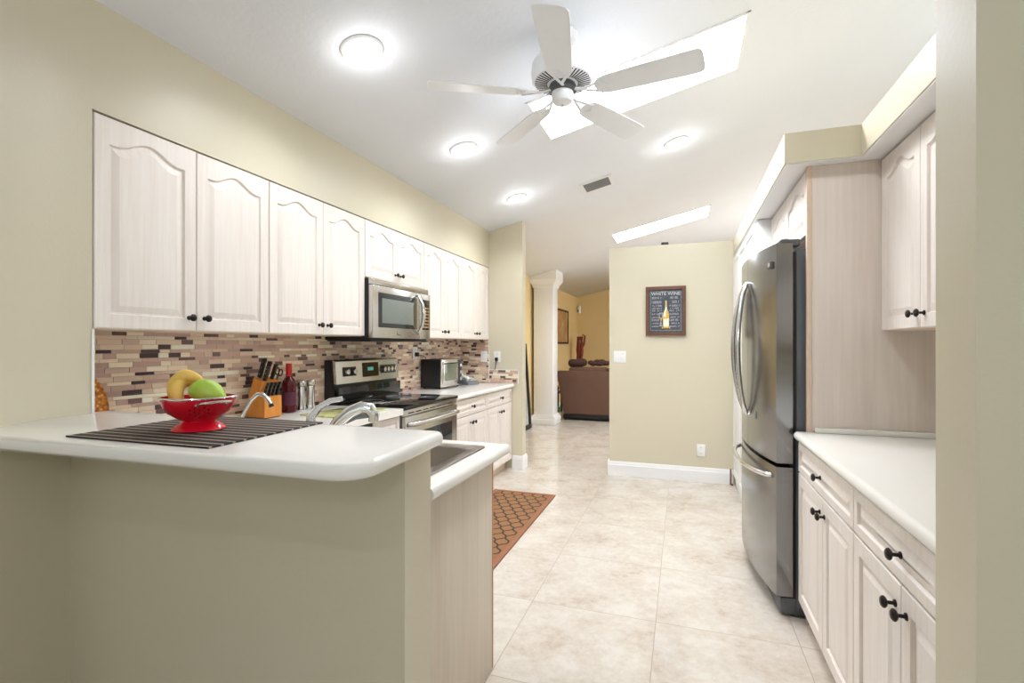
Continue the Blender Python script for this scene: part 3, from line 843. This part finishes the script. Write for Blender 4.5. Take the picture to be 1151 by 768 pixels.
def plug(label, loc, rotz, cord, name='power_plug'):
    r = thing(name, label, 'plug', loc, rotz)
    MB().box(-.014, .014, -.034, -.0005, -.02, .018, .005).build('plug_body', 'plastic_black', r)
    MB().tube(cord, .003, 8).build('cord', 'plastic_black', r)
plate('wall_outlet', 'white outlet on the tile behind the toaster oven', 'outlet', (XW+.0085, 4.03, 1.245), R(90))
plug('black plug in the outlet behind the toaster oven', (XW+.0175, 4.03, 1.235), R(90), [(0, -.03, -.01), (.03, -.05, -.01), (.10, -.05, -.03), (.13, -.035, -.05)])
plate('light_switch', 'white switch on the end of the tiled wall below the last cabinet', 'switch', (-2.045, 5.0415, 1.195), 0, kind='single')
plate('wall_outlet', 'white outlet on the painted return wall above the low tile strip', 'outlet', (-1.895, 5.049, 1.195), 0)
plug('black adapter in the outlet on the painted return wall', (-1.895, 5.040, 1.168), 0, [(0, -.03, -.015), (0, -.035, -.05), (-.01, -.03, -.09), (-.02, -.02, -.115)])
plate('light_switch', 'white double switch at the left edge of the partition wall', 'switch', (-.60, 5.139, 1.2), 0, w=.122, kind='double')
plate('wall_outlet', 'white outlet low on the partition wall above the baseboard', 'outlet', (.171, 5.139, .303), 0)

# ================================================================ WALL ART
def text_mesh(b, s, x, z, size, y=0, stretch=1.0):
    cu = bpy.data.curves.new('t', 'FONT'); cu.body = s; cu.size = size; cu.align_x = 'CENTER'; cu.extrude = .0004; cu.resolution_u = 2
    o = bpy.data.objects.new('t', cu); C.objects.link(o); bpy.context.view_layer.update()
    me = bpy.data.meshes.new_from_object(o.evaluated_get(bpy.context.evaluated_depsgraph_get()))
    me.transform(Matrix.Translation((x, y, z)) @ Matrix.Rotation(PI/2, 4, 'X') @ Matrix.Diagonal((stretch, 1, 1, 1)))
    b.bm.from_mesh(me); bpy.data.objects.remove(o); bpy.data.curves.remove(cu); bpy.data.meshes.remove(me)
def frame_bm(w, h, fw, d):
    b = MB()
    for pts in ([(0, 0), (w, 0), (w-fw, fw), (fw, fw)], [(w, 0), (w, h), (w-fw, h-fw), (w-fw, fw)], [(w, h), (0, h), (fw, h-fw), (w-fw, h-fw)], [(0, h), (0, 0), (fw, fw), (fw, h-fw)]):
        b.prism(pts, -d, 0, 'y')
    return b
r = thing('framed_sign', 'walnut framed chalkboard wine sign on the partition wall', 'picture', (-.345, 5.139, 1.413), 0)
frame_bm(.378, .484, .032, .028).build('frame', 'frame_wood', r, 20)
bd = MB().box(.028, .350, -.012, -.001, .028, .456).build('board', 'chalk', r)
b = MB(); text_mesh(b, 'WHITE WINE', .189, .398, .046, -.0125, 1.0)
rnd = random.Random(4)
for z, hh in ((.362, .020), (.318, .024), (.286, .016), (.262, .010), (.24, .010), (.205, .014), (.175, .010), (.145, .018), (.115, .012), (.085, .012)):
    x = .06
    while x < .315:
        w_ = rnd.uniform(.006, .012)
        if not (.15 < x < .225) and rnd.random() < .85:
            b.box(x, x+.0022, -.0132, -.0121, z, z+hh)
            if rnd.random() < .7: b.box(x, x+w_*.7, -.0132, -.0121, z+hh-.002, z+hh)
            if rnd.random() < .6: b.box(x, x+w_*.7, -.0132, -.0121, z, z+.002)
        x += w_
for a in ((.045, .333, .050, .0515), (.045, .333, .436, .4375)): b.box(a[0], a[1], -.0132, -.0121, a[2], a[3])
for x in (.045, .3315): b.box(x, x+.0015, -.0132, -.0121, .05, .4375)
b.build('lettering', 'chalk_white', bd)
pr = [(.172, .085), (.214, .085), (.220, .10), (.220, .205), (.214, .235), (.202, .262), (.200, .29), (.200, .345), (.186, .345), (.186, .29), (.184, .262), (.172, .235), (.166, .205), (.166, .10)]
bt = MB().prism(pr, -.0145, -.0135, 'y').build('painted_bottle', 'label_cream', bd)
b = MB().prism([(.188, .28), (.198, .28), (.199, .345), (.187, .345)], -.0152, -.0146, 'y').prism([(.196, .17), (.219, .17), (.219, .205), (.212, .235), (.200, .262), (.192, .225)], -.0152, -.0146, 'y').box(.17, .205, -.0152, -.0146, .165, .185)
for i in range(7): b.box(.155+i*.011, .165+i*.011, -.0152, -.0146, .07+.006*(i % 2), .086+.006*(i % 2))
b.prism([(.130, .175), (.160, .175), (.152, .150), (.148, .150), (.148, .145)], -.0152, -.0146, 'y')
b.build('gold_details', 'gold_ink', bt)
b = MB()
b.box(.128, .131, -.0145, -.0135, .175, .225).box(.158, .161, -.0145, -.0135, .175, .225).box(.128, .161, -.0145, -.0135, .222, .225).box(.1435, .1465, -.0145, -.0135, .10, .15).box(.130, .160, -.0145, -.0135, .095, .10)
b.build('painted_glass', 'label_cream', bd)

# ================================================================ CEILING FIXTURES
def can(x, y, label):
    z = ceil_z(x)-.021
    r = thing('recessed_light', label, 'ceiling light', (x, y, z), rot=(0, -TILT, 0), group='recessed ceiling lights')
    MB().lathe([(.098, 0), (.098, -.004), (.090, -.010), (.078, -.010), (.072, -.002), (.072, 0)], n=36).build('trim_ring', 'white', r)
    MB().lathe([(.071, -.001), (.066, -.012), (.045, -.026), (.015, -.032), (.002, -.033)], n=30).build('bulb', 'lamp', r)
    l = bpy.data.lights.new('bulb_light', 'POINT'); l.energy = K_CAN; l.shadow_soft_size = .045; l.color = (.95, .98, 1)
    o = bpy.data.objects.new('bulb_light', l); C.objects.link(o); o.parent = r; o.location = (0, 0, -.10)
    l = bpy.data.lights.new('bulb_beam', 'SPOT'); l.energy = K_SPOT; l.shadow_soft_size = .06; l.color = (.93, .97, 1); l.spot_size = R(150); l.spot_blend = .6
    o = bpy.data.objects.new('bulb_beam', l); C.objects.link(o); o.parent = r; o.location = (0, 0, -.045); o.rotation_euler = (0, TILT, 0)
can(-1.407, 1.963, 'recessed ceiling light nearest the camera, above the bar end of the kitchen')
can(-1.439, 3.166, 'recessed ceiling light in the left row, middle one, below the left fan blade')
can(-1.448, 4.375, 'recessed ceiling light farthest back in the left row near the return wall')
can(-.049, 4.367, 'recessed ceiling light right of the fan, alone beyond the large skylight')
can(-.049, 1.963, 'added recessed ceiling light, unseen above the top of the frame, right of the fan')  # out of view, added to brighten the kitchen
can(-.049, -1.2, 'added recessed ceiling light, unseen in the dining room behind the camera')  # out of view, added for more light from behind
r = thing('air_vent', 'grey louvred air vent in the ceiling between the two skylights', 'vent', (-.763, 4.712, ceil_z(-.763)-.0205), rot=(0, -TILT, 0))
b = MB(); b.box(-.155, .155, -.135, -.105, -.008, 0).box(-.155, .155, .105, .135, -.008, 0).box(-.155, -.12, -.105, .105, -.008, 0).box(.12, .155, -.105, .105, -.008, 0)
b.build('frame', 'white', r)
MB().box(-.12, .12, -.105, .105, -.002, -.0005).build('backing', 'dark_hole', r)
for i in range(7):
    s = MB().box(-.12, .12, -.012, .012, -.0012, .0012); s.xf(Matrix.Translation((0, -.09+i*.03, -.008)) @ Matrix.Rotation(R(-18), 4, 'X')); s.build('slat', 'plastic_grey', r)

# ceiling fan
FCX, FCY, FZ = -.565, 2.43, 2.565
r = thing('ceiling_fan', 'white five-blade ceiling fan hanging in front of the large skylight', 'ceiling fan', (FCX, FCY, FZ))
MB().lathe([(.025, .345-.02+.03), (.075, .30), (.07, .255), (.03, .215), (.014, .21)], n=32).build('canopy', 'fan', r)
MB().cyl((0, 0, .16), (0, 0, .24), .013).build('downrod', 'fan', r)
mh = MB().lathe([(.03, .20), (.085, .195), (.130, .18), (.152, .15), (.156, .11), (.152, .075), (.145, .065), (.06, .052), (.05, .03)], n=48).build('motor_housing', 'fan', r)
b = MB()
for k in range(44):
    a = 2*PI*k/44; s = MB()
    s.box(-.031, .031, -.0030, .0030, -.001, .002); s.xf(Matrix.Rotation(a, 4, 'Z') @ Matrix.Translation((.1065, 0, .0588)) @ Matrix.Rotation(-R(8.7), 4, 'Y'))
    me = bpy.data.meshes.new('x'); s.bm.to_mesh(me); b.bm.from_mesh(me); bpy.data.meshes.remove(me); s.bm.free()
b.build('vent_slots', 'dark_hole', mh)
MB().lathe([(.062, .052), (.07, .035), (.07, .02), (.055, .012)], n=32).build('flywheel', 'steel_side', r)
MB().lathe([(.035, .03), (.052, .02), (.055, -.002), (.054, -.020), (.047, -.036), (.030, -.045), (.004, -.047)], n=32).build('switch_cap', 'fan', r)
MB().lathe([(.004, 0), (.004, .006)], (0, -.0, -.053), 10).build('screw', 'steel', r)
def blade_parts(a):
    b = MB(); bm = b.bm
    out = []
    L0, L1 = .165, .665
    prof = [(L0, .0), (L0+.008, .030), (L0+.03, .052), (L0+.07, .061), (L0+.2, .067), (L1-.06, .074), (L1-.02, .072), (L1-.006, .062), (L1, .035)]
    pts = prof+[(x, -y) for x, y in prof[::-1] if y > 0]
    b.prism(pts, -.003, .003, bev=.0015, seg=1)
    pitch = R(13)
    Mx = Matrix.Rotation(a, 4, 'Z') @ Matrix.Translation((0, 0, .002)) @ Matrix.Rotation(-pitch, 4, 'X')
    b.xf(Mx); bl = b.build('blade', 'fan', r)
    i = MB().tube([(.055, 0, .022), (.10, 0, .006), (.15, .018, -.002), (.20, .036, -.005)], [.010, .009, .008, .006], 8, flat=.6)
    i.tube([(.055, 0, .022), (.10, 0, .006), (.15, -.018, -.002), (.20, -.036, -.005)], [.010, .009, .008, .006], 8, flat=.6)
    i.tube([(.20, .036, -.0055), (.225, 0, -.0055), (.20, -.036, -.0055)], .006, 8, flat=.6)
    for sx, sy in ((.195, .036), (.195, -.036), (.222, 0)): i.cyl((sx, sy, -.011), (sx, sy, -.003), .006, n=10)
    i.xf(Mx); i.build('blade_iron', 'fan', bl)
for k in range(5): blade_parts(R(-81+72*k))

# ================================================================ ON THE BAR
o = MB().box(-.245, .245, -.20, .20, 0, .004, .001).build('placemat', 'placemat'); o.location = (-1.290, 1.062, BZ+.0005); o.rotation_euler = (0, 0, R(1.0))
tag(o, 'black woven placemat with thin tan stripes on the bar', 'placemat')
BX, BY, BB = -1.288, 1.043, BZ+.0047
r = thing('colander', 'red enamel footed colander holding fruit on the placemat', 'colander', (BX, BY, BB)); r.scale = (.89, .89, .93)
prof_o = [(.072, 0), (.076, .003), (.066, .014), (.050, .024), (.047, .029), (.062, .037), (.085, .055), (.099, .075), (.106, .098)]
prof_i = [(.103, .098), (.096, .076), (.081, .058), (.058, .041), (.02, .034), (.002, .033)]
MB().lathe(prof_o+prof_i, n=48, cap=True).build('bowl', 'red', r, 50)
MB().tube([(.1055*math.cos(a), .1055*math.sin(a), .099) for a in [2*PI*k/48 for k in range(48)]], .0032, 8, closed=True).build('rim', 'chrome', r)
b = MB()
def hole(az, el):
    # on the outer wall between z=.045 and .08
    z = .05+el; r_ = [q for q in prof_o[5:]]
    for (ra, za), (rb, zb) in zip(r_, r_[1:]):
        if za <= z <= zb: rad = ra+(rb-ra)*(z-za)/(zb-za); sl_ = math.atan2(zb-za, rb-ra); break
    d = Vector((math.cos(az)*math.sin(sl_), math.sin(az)*math.sin(sl_), -math.cos(sl_)))
    p = Vector((math.cos(az)*rad, math.sin(az)*rad, z)); b.cyl(p-d*.001, p+d*.0006, .0030, n=10)
for c in range(4):
    ca = math.atan2(-BY, -BX)+R(-6)+c*PI/2+R(6)
    for el, offs in ((.030, (-.0,)), (.024, (-.13, .13)), (.018, (-.26, 0, .26)), (.012, (-.14, .14)), (.006, (-.28, 0, .28)), (.0, (-.14, .14)), (-.005, (0,))):
        for of in offs: hole(ca+of, el)
b.build('drain_holes', 'dark_hole', r)
for s_ in (1, -1):
    ha = R(-18) if s_ > 0 else R(162)
    h_ = MB().tube([(.092, -.042, .083), (.103, -.044, .085), (.135, -.036, .090), (.140, 0, .092), (.135, .036, .090), (.103, .044, .085), (.092, .042, .083)], .0038, 10)
    h_.ball((.094, -.042, .0825), .006, n=10, m=8).ball((.094, .042, .0825), .006, n=10, m=8)
    h_.xf(Matrix.Rotation(ha, 4, 'Z')); h_.build('handle', 'chrome', r)
# fruit, in world coordinates
vr = Vector((math.cos(R(18.9)), math.sin(R(18.9)), 0))        # to the right in the picture
def W3(dx, dy, z): p = Vector((BX, BY, 0))+vr*dx*.9+Vector((-vr.y, vr.x, 0))*dy*.9; return (p.x, p.y, BB+z*.93)
BN = thing('banana_bunch', 'bunch of yellow bananas in the left of the red colander', 'bananas', (BX, BY, BB+.06), world=True)
def banana(pts, rad):
    P_ = [Vector(p) for p in pts]; fine = []; fr = []
    n = len(P_)
    for i in range(n-1):
        p0, p1, p2, p3 = P_[max(i-1, 0)], P_[i], P_[i+1], P_[min(i+2, n-1)]
        for k in range(6):
            t_ = k/6
            fine.append(.5*((2*p1)+(-p0+p2)*t_+(2*p0-5*p1+4*p2-p3)*t_**2+(-p0+3*p1-3*p2+p3)*t_**3)); fr.append((rad[i]+(rad[i+1]-rad[i])*t_)*.92)
    fine.append(P_[-1]); fr.append(rad[-1]*.92)
    bn = MB().tube(fine[:-6], fr[:-6], 10).build('banana', 'banana', BN, 60)
    MB().tube(fine[-7:], fr[-7:], 8).build('stem', 'banana_tip', bn)
banana([W3(-.058, -.004, .076), W3(-.074, -.004, .105), W3(-.072, .0, .138), W3(-.046, .006, .160), W3(-.014, .010, .154), W3(.004, .016, .140), W3(.034, .03, .130)], [.009, .019, .023, .022, .014, .007, .005])
banana([W3(-.036, -.034, .076), W3(-.050, -.028, .100), W3(-.058, -.016, .128), W3(-.048, .008, .148), W3(-.018, .014, .146), W3(.002, .02, .138), W3(.032, .034, .130)], [.009, .018, .020, .018, .010, .007, .005])
banana([W3(-.062, .012, .084), W3(-.086, .010, .112), W3(-.088, .022, .134), W3(-.066, .036, .142), W3(-.022, .036, .140), W3(.0, .034, .136), W3(.030, .036, .130)], [.009, .017, .019, .017, .010, .007, .005])
b = MB().ball((0, 0, 0), .050, .036, .034, 32, 20)
for v in b.bm.verts:
    t_ = v.co.x/.052; v.co.z += .008*(1-t_*t_)-.008*t_; v.co.y *= 1-.15*t_
o = b.build('green_mango', 'mango', angle=80); o.location = W3(.036, -.016, .106); o.rotation_euler = (0, R(6), R(18))
tag(o, 'plump green mango lying in the right of the red colander', 'fruit')
b = MB().ball((0, 0, 0), .026, .026, .025, 24, 16)
o = b.build('green_apple', 'mango', angle=80); o.location = W3(.010, .058, .092)
tag(o, 'yellow-green fruit half hidden behind the mango and bananas', 'fruit')

# ================================================================ BY THE BACKSPLASH
r = thing('rattan_tray', 'orange rattan tray leaning on the tile at the left end of the worktop', 'tray', (-2.27, 1.325, CZ), rot=(0, R(-12), 0))
b = MB()
pts = [(0, .115*math.cos(a), .16+.158*math.sin(a)) for a in [2*PI*k/40 for k in range(40)]]
b2 = MB().prism([(p[1], p[2]) for p in pts], -.004, .004, 'x'); b2.build('woven_panel', 'rattan', r)
b.tube(pts, .0065, 8, closed=True).build('rim', 'rattan', r)
# knife block
KX, KY = -2.176, 2.155
r = thing('knife_block', 'honey maple knife block on the worktop behind the bar', 'knife block', (KX, KY, CZ+.0005))
prof = [(-.148, .006), (.0, .006), (.0, .122), (-.042, .128), (-.012, .205), (-.082, .228)]
MB().prism(prof, 0, .125, 'y', bev=.003, seg=1).build('block', 'maple', r)
MB().box(-.135, -.01, .008, .117, 0, .0065).build('base_pad', 'plastic_black', r)
tilt = R(20)
def knife(label, x, y, z, L, wd, group):
    r = thing('kitchen_knife', label, 'knife', (KX+x, KY+y, CZ+z), rot=(0, tilt, 0), group=group)
    b = MB().prism([(-wd*.42, .0), (wd*.42, 0), (wd*.5, L*.3), (wd*.46, L*.75), (wd*.6, L*.95), (wd*.2, L), (-wd*.5, L*.95), (-wd*.5, L*.3)], -.007, .007, 'y', bev=.003, seg=2)
    h = b.build('handle', 'plastic_black', r)
    b = MB()
    for q in (.2, .5, .8): b.cyl((0, -.0076, L*q), (0, .0076, L*q), .0025, n=8)
    b.build('rivets', 'steel', h)
    MB().box(-wd*.3, wd*.3, -.001, .001, -.03, -.0002).box(-wd*.5, wd*.5, -.0055, .0055, -.002, .004).build('blade', 'steel', r)
knife('black-handled knife, tallest and farthest left in the maple block', -.066, .028, .228, .115, .026, 'black-handled knives in the maple block')
knife('black-handled knife second from the left in the maple block', -.048, .052, .222, .105, .025, 'black-handled knives in the maple block')
knife('black-handled knife at the front left of the block top, lower than its neighbours', -.026, .024, .212, .085, .020, 'black-handled knives in the maple block')
knife('black-handled knife farthest right of the tall knives in the maple block', -.034, .085, .218, .092, .021, 'black-handled knives in the maple block')
for i, lab in enumerate(('nearest of the four short steak knives in the lower slots of the block', 'second nearest short steak knife in the lower slots of the block', 'third nearest short steak knife in the lower slots of the block', 'farthest of the four short steak knives in the lower slots of the block')):
    knife(lab, -.020, .020+i*.028, .126, .082, .017, 'steak knives in the lower slots')
r = thing('kitchen_scissors', 'dark-handled scissors standing at the back right of the knife block', 'scissors', (KX-.024, KY+.112, CZ+.214), rot=(0, tilt, 0))
for s_ in (-1, 1):
    MB().tube([(.0+s_*.012+.012*math.cos(a), 0, .045+.020*math.sin(a)) for a in [2*PI*k/20 for k in range(20)]], .0035, 8, closed=True).build('finger_loop', 'plastic_black', r)
MB().box(-.008, .008, -.002, .002, -.02, .026).build('shank', 'steel', r)
# bottle
r = thing('wine_bottle', 'dark red bottle with bright red cap beside the knife block', 'bottle', (-2.268, 2.432, CZ+.0005)); r.scale = (1.08, 1.08, 1.0)
MB().lathe([(.034, 0), (.038, .004), (.038, .165), (.034, .19), (.018, .215), (.0145, .225), (.0145, .24)], n=28).build('glass', 'bottle', r)
MB().lathe([(.0162, .222), (.0162, .295), (.015, .298), (.002, .299)], n=20).build('cap', 'cap_red', r)
MB().lathe([(.0385, .045), (.0385, .125)], n=28, cap=False).build('paper_label', simple('plum_label', srgb(86, 34, 60), .6), r)
def mill(x, y, label, s=1.2):
    r = thing('pepper_mill', label, 'pepper mill', (x, y, CZ+.0005), group='steel mills by the stove')
    MB().lathe([(.024*s, 0), (.026*s, .004), (.0245*s, .02), (.021*s, .045), (.0205*s, .13), (.023*s, .150)], n=24).build('body', 'chrome', r)
    MB().lathe([(.019*s, .1505), (.026*s, .158), (.027*s, .172), (.022*s, .184), (.008*s, .189), (.002*s, .19)], n=24).build('cap', 'steel', r)
mill(-2.268, 2.535, 'stainless pepper mill next to the red bottle')
mill(-2.262, 2.612, 'stainless pepper mill nearest the stove')
o = MB().box(-.15, .15, -.21, .21, 0, .008, .003).build('cutting_board', 'board'); o.location = (-1.93, 2.53, CZ+.0005); o.rotation_euler = (0, 0, R(-6))
tag(o, 'mottled green and yellow cutting board lying left of the cooktop', 'cutting board')

# floor mat
r = thing('kitchen_mat', 'brown kitchen floor mat with dark lattice pattern in front of the stove', 'floor mat', (-1.33, 3.2, 0))
MB().box(-.24, .24, -1.0, 1.0, .0005, .011, .002).build('lattice_field', 'lattice', r)
b = MB()
pr = [(0, .0005), (.04, .0005), (.034, .010), (.0, .013)]
b.box(.24, .283, -1.043, 1.043, .0005, .012, .004).box(-.283, -.24, -1.043, 1.043, .0005, .012, .004).box(-.24, .24, 1.0, 1.043, .0005, .012, .004).box(-.24, .24, -1.043, -1.0, .0005, .012, .004)
b.build('border', 'mat_edge', r)

# ================================================================ LIVING ROOM
r = thing('column', 'white square column with moulded capital and base by the living room', 'column', (-2.19, 8.17, 0))
s_ = .165
MB().box(-s_, s_, -s_, s_, .12, ceil_z(-2.3)-.2, .006).build('shaft', 'white', r)
b = MB().box(-s_-.05, s_+.05, -s_-.05, s_+.05, 0, .09, .006)
b.prism([(-s_-.05, .09), (s_+.05, .09), (s_+.003, .16), (-s_-.003, .16)], -s_-.03, s_+.03, 'y'); b.build('base', 'white', r)
zt = ceil_z(-2.3)-.2
b = MB()
levels = [(s_+.004, zt-.03), (s_+.02, zt-.01), (s_+.02, zt+.02), (s_+.05, zt+.06), (s_+.075, zt+.10), (s_+.075, zt+.155)]
rings = [[b.bm.verts.new((sx*w_, sy*w_, z)) for sx, sy in ((-1, -1), (1, -1), (1, 1), (-1, 1))] for w_, z in levels]
for a, c in zip(rings, rings[1:]):
    for i in range(4): b.bm.faces.new((a[i], a[(i+1) % 4], c[(i+1) % 4], c[i]))
for v in rings[-1]: v.co.z = ceil_z(-2.19+v.co.x)-.022
b.bm.faces.new(rings[0][::-1]); b.bm.faces.new(rings[-1]); b.build('capital', 'white', r, 20)

r = thing('leaning_mirror', 'tall dark framed mirror leaning on the left wall beyond the kitchen', 'mirror', (-2.306, 6.92, .004), rot=(0, R(-2.4), R(90)))
r.rotation_euler = (R(-3.7), 0, R(90))
frame_bm(.72, 1.34, .06, .03).build('frame', 'iron', r, 20)
MB().box(.055, .665, -.014, -.004, .055, 1.285).build('glass', 'chrome', r)

def picture(name, label, loc, rotz, w, h, fm='iron', pm='print', fw=.035):
    r = thing(name, label, 'picture', loc, rotz)
    frame_bm(w, h, fw, .025).build('frame', fm, r, 20)
    MB().box(fw-.005, w-fw+.005, -.012, -.001, fw-.005, h-fw+.005).build('print', pm, r)
picture('framed_picture', 'black framed gold abstract picture on the yellow living room wall', (-2.398, 9.55, 1.345), R(90), 1.25, .72)

r = thing('motion_sensor', 'small white motion sensor high in the yellow corner', 'sensor', (-2.33, 11.80, 2.18), rotz=R(-40))
MB().box(-.04, .04, -.04, .02, -.11, .08, .012).build('housing', 'plastic_white', r)
MB().box(-.025, .025, -.045, -.0395, -.07, -.02, .002).build('lens', 'plastic_grey', r)

# sofa seen from behind
SXL, SYB = -2.12, 8.62
r = thing('sofa', 'brown suede sofa seen from behind in the living room', 'sofa', (-.95, SYB, 0), world=True)
b = MB(); bm = b.bm
X0, X1 = SXL, .35
back = [(X0+.13, .10), (X1-.13, .10), (X1-.02, .74), (X1+.02, .80), (X1-.02, .86), (X0+.02, .86), (X0-.02, .80), (X0+.02, .74)]
MB().prism(back, SYB, SYB+.24, 'y', bev=.03, seg=3).build('backrest', 'suede', r, 50)
for sx in (0, 1):
    x = X0+.02 if sx == 0 else X1-.26
    MB().prism([(SYB+.2, .10), (SYB+.95, .10), (SYB+.98, .50), (SYB+.94, .60), (SYB+.25, .62), (SYB+.2, .58)], x+.06, x+.22, 'x', bev=.03).build('arm', 'suede', r, 50)
MB().box(X0+.2, X1-.2, SYB+.2, SYB+.92, .10, .44, .03).build('seat', 'suede', r, 50)
MB().box(X0+.125, X1-.125, SYB+.01, SYB+.9, .03, .10, .004).build('plinth', 'iron', r)
for i in range(3):
    x = X0+.20+i*.68
    MB().box(x, x+.67, SYB+.10, SYB+.34, .80, .925, .045, 4).build('back_cushion', 'suede', r, 60)
for x in (X0+.16, X1-.16):
    for y in (SYB+.05, SYB+.85): MB().box(x-.03, x+.03, y-.03, y+.03, 0, .031).build('foot', 'iron', r)
b = MB().box(-.17, .17, -.07, .07, -.07, .07, .065, 5)
o = b.build('throw_pillow', 'suede_dark', angle=60); o.location = (-1.78, 8.84, 1.002); o.rotation_euler = (R(3), R(-4), 0)
tag(o, 'dark brown pillow lying on top of the sofa back at its left end', 'pillow')
b = MB(); rnd = random.Random(3)
for i in range(12):
    b.ball((-.13+i*.025, rnd.uniform(-.05, .05), rnd.uniform(0, .04)), rnd.uniform(.05, .09), .06, rnd.uniform(.03, .05), 14, 10)
o = b.build('folded_throw', 'suede_dark', angle=60); o.location = (-1.40, 8.84, .985)
tag(o, 'crumpled dark throw on top of the sofa back', 'blanket')
o = MB().box(-.16, .16, -.06, .06, 0, .03, .01).build('white_cloth', 'plastic_white', angle=40); o.location = (-1.05, 8.84, .938); o.rotation_euler = (0, R(4), 0)
tag(o, 'small white cloth on top of the sofa back beside the dark throw', 'cloth')
# carved wood sculpture in the corner behind the sofa
r = thing('wood_sculpture', 'twisted red-brown carved wood sculpture standing in the yellow corner', 'sculpture', (-2.19, 11.1, 0))
b = MB()
for k, (ph, rr_) in enumerate(((0, .05), (2.1, .045), (4.2, .05))):
    pts = [(rr_*math.cos(ph+z*2.6)*(1-.1*z), rr_*math.sin(ph+z*2.6), z*1.45+.06) for z in [i/14 for i in range(15)]]
    b.tube(pts, [.055-.022*i/14+.012*math.sin(i*1.7+k) for i in range(15)], 10)
b.tube([(.03, 0, 1.2), (.10, .02, 1.35), (.12, .02, 1.52), (.06, .02, 1.56)], [.03, .028, .022, .012], 8)
b.build('carving', 'redwood', r)
MB().lathe([(.16, 0), (.17, .02), (.15, .07), (.02, .08)], n=24).build('plinth', 'iron', r)
# little plant stand left of the sofa
r = thing('side_table', 'small black side table between column and sofa', 'table', (-2.27, 9.15, 0))
MB().box(-.11, .11, -.17, .17, .42, .45, .004).build('top', 'iron', r)
for sx in (-1, 1):
    for sy in (-1, 1): MB().box(sx*.09-.015, sx*.09+.015, sy*.15-.015, sy*.15+.015, 0, .42).build('leg', 'iron', r)
r = thing('potted_plant', 'small green plant in a cream pot on the floor left of the sofa', 'plant', (-2.10, 8.70, 0))
MB().lathe([(.05, 0), (.065, .01), (.075, .10), (.08, .12), (.07, .12), (.06, .10)], n=20).build('pot', 'terracotta', r)
b = MB(); rnd = random.Random(9)
for i in range(22):
    a = rnd.uniform(0, 2*PI); l = rnd.uniform(.06, .11); h_ = rnd.uniform(.04, .14)
    p0 = Vector((0, 0, .11)); p1 = Vector((math.cos(a)*l*.5, math.sin(a)*l*.5, .11+h_)); p2 = Vector((math.cos(a)*l, math.sin(a)*l, .11+h_*.7))
    b.tube([p0, p1, p2], [.004, .018, .002], 6, flat=.3)
b.build('foliage', 'leaf', r)
r = thing('table_ornament', 'dark red ornament on the small black side table', 'ornament', (-2.24, 9.12, .4505))
MB().lathe([(.03, 0), (.05, .03), (.055, .07), (.03, .11), (.012, .13), (.012, .17), (.02, .18)], n=18).build('vase', 'suede_dark', r)
MB().ball((0, 0, .21), .035, n=14, m=10).build('finial', 'cap_red', r)
# dark object on the partition ledge
o = MB().box(-.035, .035, -.04, .04, 0, .035, .008).build('ledge_box', 'plastic_black', angle=40); o.location = (-.165, 5.22, 2.3105)
tag(o, 'tiny dark object on top of the partition wall', 'box')

for o in bpy.data.objects:
    if o.get('_w') is not None: del o['_w']
